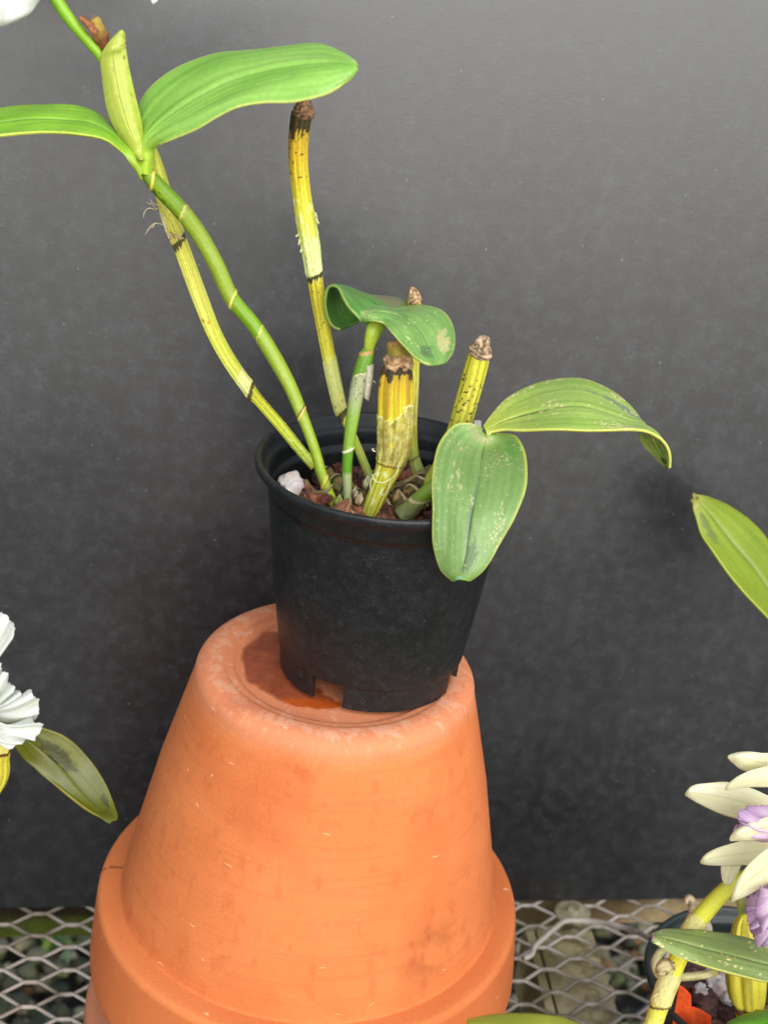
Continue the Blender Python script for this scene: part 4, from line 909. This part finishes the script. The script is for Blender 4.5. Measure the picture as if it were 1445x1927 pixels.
tube('pedicel', [(6, 1366, YL - .018, 6), (-15, 1355, YL - .026, 6), (-32, 1330, yf + .008, 6)], M_stem, wf, spc, 14).matrix_parent_inverse = Matrix.Translation(-WL)

# ================================================================== RIGHT POT with thick bulb, tag and tall leaf
RPC = Vector((.2518, .0032, ZG + .001)); zr = -.18 - RPC.z
potR = plastic_pot('plastic_pot', 'dark green plastic pot of bark at the lower right with orange tag', tuple(RPC), [(r * .94, z * zr / .1137) for r, z in pot_prof], M_pot2, gaps=None)
V = []
mesh_obj('potting_mix', [(RPC.x + .050 * cos(2 * pi * k / 48), RPC.y + .050 * sin(2 * pi * k / 48), RPC.z + .078) for k in range(48)], [tuple(range(48))], bpy.data.materials['fine_bark'], smooth=False)['kind'] = 'stuff'
random.seed(33); pts = []; tries = 0
while len(pts) < 44 and tries < 6000:
    tries += 1; a = random.uniform(0, 2 * pi); r = .040 * sqrt(random.random()); q = (r * cos(a), r * sin(a))
    if all(hypot(q[0] - e[0], q[1] - e[1]) > .0112 for e in pts): pts.append(q)
BK2 = [rock_mesh('bark_chip', M_bark, random.uniform(.009, .014), random.uniform(.007, .010), random.uniform(.005, .008), i * 5.3 + 50, .35, 3, S(128, 84, 72, .6), S(70, 40, 34, .6), .5) for i in range(5)]
for q in pts:
    chip(RPC.x + q[0], RPC.y + q[1], RPC.z + .084 + random.uniform(-.003, .004), random.choice(BK2), (random.gauss(0, .3), random.gauss(0, .3), random.uniform(0, pi)), 'dull purplish brown bark chip in the lower right pot with the orange tag', 'bark chips in the lower right pot')
def pumiceR(px, py, z, s, label, seed): pumice(px, py, z, s, label, seed)
zR = RPC.z + .090
pumiceR(1344, 1853, zR, .0080, 'rough white pumice stone beside the orange tag in the lower right pot', 2.2)
pumiceR(1318, 1868, zR, .0048, 'small white pumice stone just above the orange tag', 6.2)
pumiceR(1258, 1808, zR, .0060, 'white pumice stone at the left inner edge of the lower right pot', 7.7)
pumiceR(1370, 1880, zR, .0042, 'small white pumice stone at the foot of the thick yellow bulb', 15.7)
ro = empty('orchid_plant', (RPC.x, RPC.y, RPC.z + .085), 'orchid in the lower right pot with a fat ribbed yellow bulb and a tall leaf', 'plant')
def ybulb2(k, th, s, f):
    c = mix(S(206, 190, 60), S(190, 176, 54), .5 + nz(th * 2, s * 20)); c = mix(c, S(130, 116, 26), .85 * sm(.45, .95, streak(th, s, 6, .9, 14)))
    if abs(k - 1893) < 3: c = S(90, 60, 30)
    return c
bl = tube('pseudobulb', [(1415, 1950, -.020, 20), (1412, 1912, -.018, 27), (1406, 1893, -.017, 27), (1406, 1880, -.016, 34), (1404, 1845, -.014, 39), (1402, 1800, -.010, 36), (1400, 1762, -.006, 27), (1399, 1735, -.003, 18), (1400, 1722, -.002, 8)], M_old, ro, ybulb2, 72, .0008, ribs=(7, .22))
lab(bl, 'fat yellow ribbed bulb')
tube('root', [(1345, 1830, -.012, 7), (1320, 1835, -.020, 8), (1290, 1838, -.026, 8), (1262, 1838, -.028, 7), (1240, 1838, -.024, 6), (1232, 1815, -.016, 8), (1240, 1795, -.010, 8), (1254, 1785, -.006, 7)], M_root, ro, lambda k, th, s, f: mix(S(206, 196, 140), S(170, 160, 96), .5 + 1.3 * nz(th, s * 120)), 20, .0008, wob=.12)
tube('root', [(1300, 1762, .018, 8), (1304, 1735, .018, 9), (1303, 1708, .016, 9), (1298, 1692, .012, 8), (1292, 1690, .010, 5), (1290, 1700, .008, 4)], M_root, ro, lambda k, th, s, f: mix(S(196, 176, 140), S(150, 130, 96), .5 + 1.6 * nz(th, s * 150)), 20, .0008, wob=.2)
tube('root', [(1330, 1770, .01, 7), (1332, 1745, .01, 8), (1318, 1730, .012, 7)], M_root, ro, lambda k, th, s, f: S(200, 190, 170), 16, .0008, wob=.2)
# grey aerial root creeping out over the bench
def zroot(px, py, z): p = PZ(px, py, z); return (p.x, p.y, p.z)
ar = [(1262, 1782, -.195), (1238, 1775, -.2), (1195, 1753, -.262), (1150, 1740, -.276), (1110, 1734, -.280), (1066, 1733, -.280), (1046, 1745, -.283), (1026, 1762, -.284), (1006, 1780, -.285), (1000, 1796, -.2855), (985, 1803, -.286)]
tube('aerial_root', [(*zroot(*q), .0019) for q in ar], M_root, ro, lambda k, th, s, f: mix(S(214, 200, 186), S(178, 166, 146), .5 + 1.3 * nz(th, s * 60)), 16, .0012, px=False, wob=.12)
# leaf at the lower right corner
lab(sheet('leaf', [((1368, 1929, -.070), (1372, 1934, -.074), (1376, 1940, -.074)), ((1400, 1913, -.062), (1412, 1935, -.074), (1420, 1965, -.078)), ((1445, 1903, -.052), (1462, 1925, -.066), (1475, 1960, -.074)), ((1500, 1900, -.040), (1515, 1925, -.052), (1525, 1950, -.062)), ((1540, 1925, -.025), (1545, 1935, -.030), (1548, 1950, -.035))], M_leaf, ro, leafcol((108, 170, 50), (84, 146, 36), (196, 206, 90)), 60, 20, .0013, .0008), 'bright green leaf in the lower right corner')
# the tall leaf near the board and its stem (outside the right edge)
YR1 = .155
lab(sheet('leaf', [((1301, 931, YR1 - .002), (1302, 934, YR1 - .003), (1301, 940, YR1 - .002)), ((1312, 932, YR1 + .004), (1308, 941, YR1 + .001), (1302, 955, YR1 - .002)), ((1334, 938, YR1 + .010), (1326, 960, YR1 + .0), (1307, 974, YR1 - .006)), ((1370, 954, YR1 + .014), (1353, 992, YR1 - .002), (1317, 1006, YR1 - .012)), ((1412, 982, YR1 + .014), (1384, 1030, YR1 - .006), (1334, 1034, YR1 - .018)), ((1440, 1014, YR1 + .010), (1416, 1068, YR1 - .012), (1362, 1074, YR1 - .026)), ((1466, 1070, YR1 + .002), (1446, 1112, YR1 - .020), (1398, 1117, YR1 - .034)), ((1492, 1130, YR1 - .010), (1478, 1160, YR1 - .030), (1440, 1162, YR1 - .042)), ((1528, 1200, YR1 - .040), (1516, 1215, YR1 - .050), (1492, 1218, YR1 - .055)), ((1560, 1262, YR1 - .075), (1553, 1268, YR1 - .080), (1546, 1270, YR1 - .080))],
      M_leaf, ro, leafcol((166, 190, 60), (138, 166, 40), (222, 228, 80), gain=(0.56, 0.6, 0.5), tipc=None, basec=(206, 196, 100), blotch=[(.10, -.3, .03, .3, (120, 110, 50)), (.3, .6, .1, .2, (130, 140, 50)), (.02, 0, .03, 1, (206, 176, 110))]), 120, 30, .0013, .0022, .0001, .0006, 10), 'yellow green leaf pointing up left near the board')
tube('pseudobulb', [(1440, 1905, .004, 10), (1500, 1780, .01, 11), (1545, 1600, .03, 13), (1562, 1420, .055, 14), (1556, 1266, .075, 9)], M_stem, ro, lambda k, th, s, f: mix(S(150, 170, 60), S(120, 150, 44), .5 + nz(th, s * 30)), 28, .0012, ribs=(6, .08))
# orange tag: two bent strips with faint grey smudged print
def tagcol(p):
    c = S(240, 92, 36, .74)
    return c
def tag_piece(name, A, B, C_, D_, parent, seed):
    """quad sheet A-B (top edge) C-D (bottom edge), faint rows of worn print"""
    V = []; C = []; Fc = []; nx, ny = 60, 90
    A, B, C_, D_ = [PY(*q) for q in (A, B, C_, D_)]
    for i in range(ny + 1):
        for j in range(nx + 1):
            u, v = j / nx, i / ny; p = A.lerp(B, u).lerp(D_.lerp(C_, u), v); p.y += .0015 * sin(u * 3)
            V.append(p); c = mix(S(242, 92, 34, .76), S(230, 80, 30, .74), .5 + nz(u * 3, v * 3, seed))
            if .12 < u < .85 and int(v * 16) % 2 == 1 and nz(u * 26, int(v * 16) * 3.1, seed) > .08: c = mix(c, S(120, 50, 30, .6), .5)
            C.append(c)
    for i in range(ny):
        for j in range(nx): a = i * (nx + 1) + j; Fc.append((a, a + 1, a + nx + 2, a + nx + 1))
    o = mesh_obj(name, V, Fc, M_tag, parent, C); s_ = o.modifiers.new('thickness', 'SOLIDIFY'); s_.thickness = .0005; return o
tg = empty('plant_tag', PY(1298, 1900, -.03), 'folded bright orange plant tag stuck into bark of the lower right pot', 'plant tag')
tag_piece('upper_strip', (1277, 1853, -.030), (1300, 1873, -.026), (1300, 1990, -.026), (1262, 1940, -.030), tg, 1)
tag_piece('lower_strip', (1299, 1893, -.0255), (1338, 1913, -.020), (1330, 2000, -.020), (1299, 2000, -.0255), tg, 2)

# ================================================================== FRONT RIGHT ORCHID with the cream and lilac flowers
base_p = PY(1176, 2110, -.10)
FPC = Vector((base_p.x - .005, base_p.y - .030, ZG + .001))
potF = plastic_pot('plastic_pot', 'dark green plastic pot just below the picture, holding the cream and lilac orchid', tuple(FPC), [(r * .85, z * (max(.05, base_p.z + .004 - FPC.z)) / .1137) for r, z in pot_prof], M_pot2, gaps=None)
mesh_obj('potting_mix', [(FPC.x + .044 * cos(2 * pi * k / 48), FPC.y + .044 * sin(2 * pi * k / 48), base_p.z - .008) for k in range(48)], [tuple(range(48))], bpy.data.materials['fine_bark'], smooth=False)['kind'] = 'stuff'
fo = empty('orchid_plant', (base_p.x, base_p.y, base_p.z), 'orchid at the right edge with a cluster of cream blooms with lilac lips', 'plant')
def colR(k, th, s, f):
    c = stops([(1650, S(186, 176, 56)), (1725, S(194, 186, 50)), (1732, S(200, 190, 120)), (1770, S(196, 176, 96)), (1790, S(206, 190, 44)), (1826, S(206, 196, 56)), (1834, S(198, 186, 124)), (1888, S(190, 176, 110)), (1896, S(190, 178, 50)), (1960, S(206, 200, 110))], k)
    c = mix(c, S(150, 126, 56), .5 * sm(.0, .5, fb(th * 3, s * 120, 4)) * (1 if 1730 < k < 1770 or 1832 < k < 1890 or k > 1910 else .3))
    if abs(k + 6 * cos(th) - 1893) < 2.5: c = S(96, 70, 40)
    return c
stR = tube('pseudobulb', [(1178, 2105, -.100, 16), (1202, 2015, -.088, 17), (1222, 1948, -.080, 17), (1243, 1885, -.072, 17.5), (1262, 1835, -.066, 18), (1284, 1785, -.060, 17), (1306, 1742, -.054, 17.5), (1340, 1700, -.048, 16.5), (1372, 1668, -.044, 14.5), (1400, 1645, -.042, 9)], M_old, fo, colR, 52, ribs=(5, .04), bump=lambda k, th, s, r: (.0007 + .0005 * fb(th * 4, s * 300) if 1732 < k < 1772 or 1834 < k < 1892 else 0))
lab(stR, 'yellow stem with tan papery husks rising to the flowers')
tube('husk_flake', [(1262, 1822, -.076, 10), (1250, 1818, -.078, 13), (1243, 1825, -.078, 11), (1238, 1832, -.076, 5)], M_dry, stR, lambda k, th, s, f: mix(S(222, 206, 150), S(150, 124, 80), .5 + 1.4 * nz(th * 2, s * 300)), 24, .0005, bump=lambda k, th, s, r: .0012 * nz(cos(th) * 2, sin(th) * 2, s * 500))
hair(stR, [(1240, 1868, -.074), (1232, 1873, -.075), (1226, 1878, -.076)], CREAM)
lab(sheet('leaf', [((1224, 1762, -.092), (1225, 1765, -.094), (1226, 1767, -.094)), ((1250, 1752, -.082), (1246, 1768, -.092), (1243, 1781, -.096)), ((1290, 1753, -.072), (1286, 1778, -.088), (1280, 1803, -.096)), ((1340, 1757, -.064), (1338, 1792, -.082), (1333, 1823, -.094)), ((1392, 1765, -.058), (1392, 1805, -.078), (1390, 1839, -.090)), ((1445, 1781, -.052), (1445, 1818, -.072), (1440, 1849, -.084)), ((1490, 1800, -.046), (1485, 1825, -.062), (1480, 1845, -.070)), ((1530, 1830, -.040), (1528, 1836, -.044), (1526, 1842, -.046))], M_leaf, fo, leafcol((112, 140, 84), (88, 116, 62), (166, 178, 84), gain=(1.55, 1.35, 1.6), rib=(76, 92, 56), speck=.3, blotch=[(.02, 0, .05, 1, (110, 100, 80))]), 110, 30, .0013, .0008, .0001, .0006, 12), 'dull dusty green leaf lying across the lower right pot')
tube('petiole', [(1528, 1836, -.044, 6), (1540, 1900, -.06, 8), (1450, 1990, -.08, 9), (1300, 2060, -.095, 9), (1182, 2100, -.1, 9)], M_stem, fo, lambda k, th, s, f: S(150, 160, 70), 20, .002)
lab(sheet('leaf', [((878, 1925, -.205), (882, 1930, -.21), (888, 1938, -.21)), ((915, 1916, -.200), (925, 1945, -.214), (930, 1985, -.215)), ((970, 1912, -.195), (975, 1950, -.212), (980, 1995, -.215)), ((1030, 1915, -.190), (1030, 1950, -.205), (1035, 1990, -.210)), ((1075, 1926, -.180), (1085, 1955, -.195), (1090, 1990, -.200)), ((1140, 1965, -.150), (1140, 1985, -.160), (1140, 2005, -.165)), ((1176, 2090, -.10), (1177, 2098, -.103), (1178, 2106, -.104))], M_leaf, fo, leafcol((178, 190, 66), (158, 172, 50), (206, 208, 90), blotch=[(.36, -.97, .008, .06, (110, 50, 50))]), 90, 26, .0013, .0006), 'yellow green leaf tip at the bottom edge in front of the clay pots')
FL = bpy.data.objects
def newflower(px, py, d, name='flower'):
    e = bpy.data.objects.new(name, None); sc.collection.objects.link(e); e.parent = fo; e.location = PY(px, py, d) - fo.location
    e['_w'] = 0; del e['_w']; return e, PY(px, py, d)
def creamcol(u, v, sd_):
    c = mix(S(255, 253, 226, .93), S(250, 244, 200, .90), .5 + nz(v * 5, u * 2, sd_) + .7 * nz(v * 24, u * 1.5, sd_)); c = mix(c, S(222, 226, 140, .8), .8 * sm(.80, 1, u)); return mix(c, S(232, 230, 180, .8), .5 * exp(-(v / .05) ** 2))
def lilac(t, v, sd_):
    c = mix(S(222, 184, 220, .86), S(250, 232, 246, .88), .6 + 1.3 * nz(v * 5, t * 2, sd_)); return mix(c, S(200, 140, 200, .78), .5 * sm(.8, 1, t))
def cpetal(fe, wl, st, sd_, name='petal', col=creamcol, thick=.00045):
    o = sheet(name, st, M_white, fe, col, 60, 22, thick, .0006, .00008, .0008, sd_); o.matrix_parent_inverse = Matrix.Translation(-wl); return o
f1, w1 = newflower(1480, 1520, -.05); f2, w2 = newflower(1480, 1610, -.06)
q = -.050
# stations run from the flower centre (right, outside) to the petal tip (left)
cpetal(f1, w1, [((1500, 1490, q), (1495, 1500, q), (1490, 1510, q)), ((1470, 1425, q), (1470, 1445, q - .0015), (1465, 1470, q)), ((1430, 1417, q), (1430, 1435, q - .0015), (1425, 1455, q)), ((1395, 1416, q), (1395, 1428, q - .003), (1396, 1448, q)), ((1376, 1420, q), (1375, 1426, q - .001), (1378, 1434, q)), ((1369, 1424, q), (1369, 1425, q), (1370, 1426, q))], 21, 'sepal')
q = -.058
cpetal(f1, w1, [((1505, 1490, q), (1500, 1498, q), (1495, 1505, q)), ((1470, 1443, q), (1470, 1462, q - .0015), (1465, 1484, q)), ((1425, 1446, q), (1428, 1463, q - .0015), (1425, 1480, q)), ((1392, 1459, q), (1395, 1470, q - .0015), (1396, 1481, q)), ((1372, 1474, q), (1374, 1479, q - .001), (1378, 1484, q)), ((1364, 1485, q), (1364, 1486, q), (1365, 1487, q))], 22, 'sepal')
q = -.048
cpetal(f1, w1, [((1510, 1500, q), (1505, 1520, q), (1500, 1540, q)), ((1460, 1502, q), (1455, 1530, q - .0015), (1445, 1558, q)), ((1415, 1484, q), (1405, 1512, q - .0015), (1392, 1542, q)), ((1372, 1472, q), (1362, 1500, q - .0015), (1350, 1529, q)), ((1328, 1474, q), (1320, 1493, q - .0015), (1314, 1511, q)), ((1302, 1480, q), (1298, 1490, q - .002), (1299, 1502, q)), ((1290, 1493, q), (1289, 1495, q), (1291, 1497, q))], 23, 'petal')
fan('lip', f1, (1500, 1560, -.066), [(1450, 1512, -.060), (1430, 1515, -.064), (1407, 1519, -.066), (1396, 1521, -.068), (1386, 1527, -.068), (1385, 1534, -.066), (1391, 1541, -.070), (1386, 1552, -.068), (1380, 1563, -.070), (1384, 1566, -.066), (1400, 1575, -.062)], 31, col=lilac, parent_loc=w1, bulge=-.006)
q = -.072
cpetal(f1, w1, [((1510, 1540, q), (1505, 1550, q), (1500, 1560, q)), ((1460, 1535, q), (1460, 1552, q - .0015), (1460, 1576, q)), ((1420, 1545, q), (1422, 1560, q - .0015), (1425, 1579, q)), ((1388, 1560, q), (1392, 1570, q - .003), (1398, 1581, q)), ((1376, 1572, q), (1378, 1577, q - .001), (1382, 1581, q)), ((1373, 1580, q), (1373, 1581, q), (1375, 1582, q))], 24, 'sepal')
q = -.060
cpetal(f2, w2, [((1510, 1590, q), (1505, 1600, q), (1500, 1610, q)), ((1450, 1575, q), (1450, 1600, q - .0015), (1450, 1630, q)), ((1400, 1581, q), (1400, 1604, q - .0015), (1402, 1627, q)), ((1355, 1594, q), (1355, 1611, q - .0015), (1362, 1628, q)), ((1328, 1608, q), (1328, 1617, q - .002), (1335, 1627, q)), ((1318, 1622, q), (1318, 1623, q), (1321, 1625, q))], 25, 'petal')
q = -.080
cpetal(f2, w2, [((1520, 1570, q), (1520, 1590, q), (1520, 1610, q)), ((1460, 1587, q), (1465, 1615, q - .0015), (1470, 1645, q)), ((1415, 1619, q), (1428, 1640, q - .0015), (1440, 1664, q)), ((1390, 1652, q), (1400, 1665, q - .0015), (1410, 1682, q)), ((1379, 1678, q), (1384, 1685, q - .002), (1391, 1690, q)), ((1376, 1694, q), (1376, 1696, q), (1379, 1695, q))], 26, 'sepal')
q = -.056
cpetal(f2, w2, [((1400, 1600, q), (1385, 1605, q), (1370, 1600, q)), ((1392, 1630, q), (1374, 1635, q - .0015), (1357, 1628, q)), ((1382, 1650, q), (1370, 1655, q - .0015), (1358, 1650, q)), ((1374, 1664, q), (1368, 1666, q - .001), (1362, 1662, q))], 27, 'sepal')
fan('lip', f2, (1490, 1640, -.066), [(1445, 1650, -.07), (1415, 1675, -.068), (1402, 1688, -.068), (1400, 1702, -.072), (1402, 1718, -.068), (1406, 1732, -.072), (1410, 1746, -.068), (1416, 1756, -.072), (1419, 1766, -.068), (1430, 1771, -.072), (1442, 1769, -.068), (1456, 1776, -.072), (1480, 1770, -.068), (1510, 1740, -.066)], 33, col=lilac, parent_loc=w2, bulge=-.010, ruff=.004)
fan('lip_fold', f2, (1475, 1640, -.078), [(1430, 1668, -.084), (1422, 1690, -.086), (1420, 1712, -.088), (1424, 1730, -.086), (1432, 1742, -.088), (1448, 1745, -.086), (1470, 1735, -.084)], 35, col=lilac, parent_loc=w2, bulge=-.006)
cpetal(f2, w2, [((1400, 1680, -.058), (1394, 1682, -.060), (1388, 1684, -.058)), ((1402, 1700, -.058), (1394, 1702, -.062), (1387, 1702, -.058)), ((1396, 1718, -.058), (1392, 1719, -.059), (1389, 1717, -.058))], 28, 'sepal', col=lambda u, v, s: mix(S(222, 222, 150), S(180, 190, 80), u))
for (a, b, wl, fe) in (((1398, 1647, -.042), (1475, 1600, -.048), w2, f2), ((1400, 1645, -.042), (1490, 1540, -.045), w1, f1)):
    tube('pedicel', [(*a, 8), ((a[0] + b[0]) / 2, (a[1] + b[1]) / 2 + 8, a[2], 8), (*b, 6)], M_stem, fe, lambda k, th, s, f: S(190, 196, 90), 16, .001).matrix_parent_inverse = Matrix.Translation(-wl)
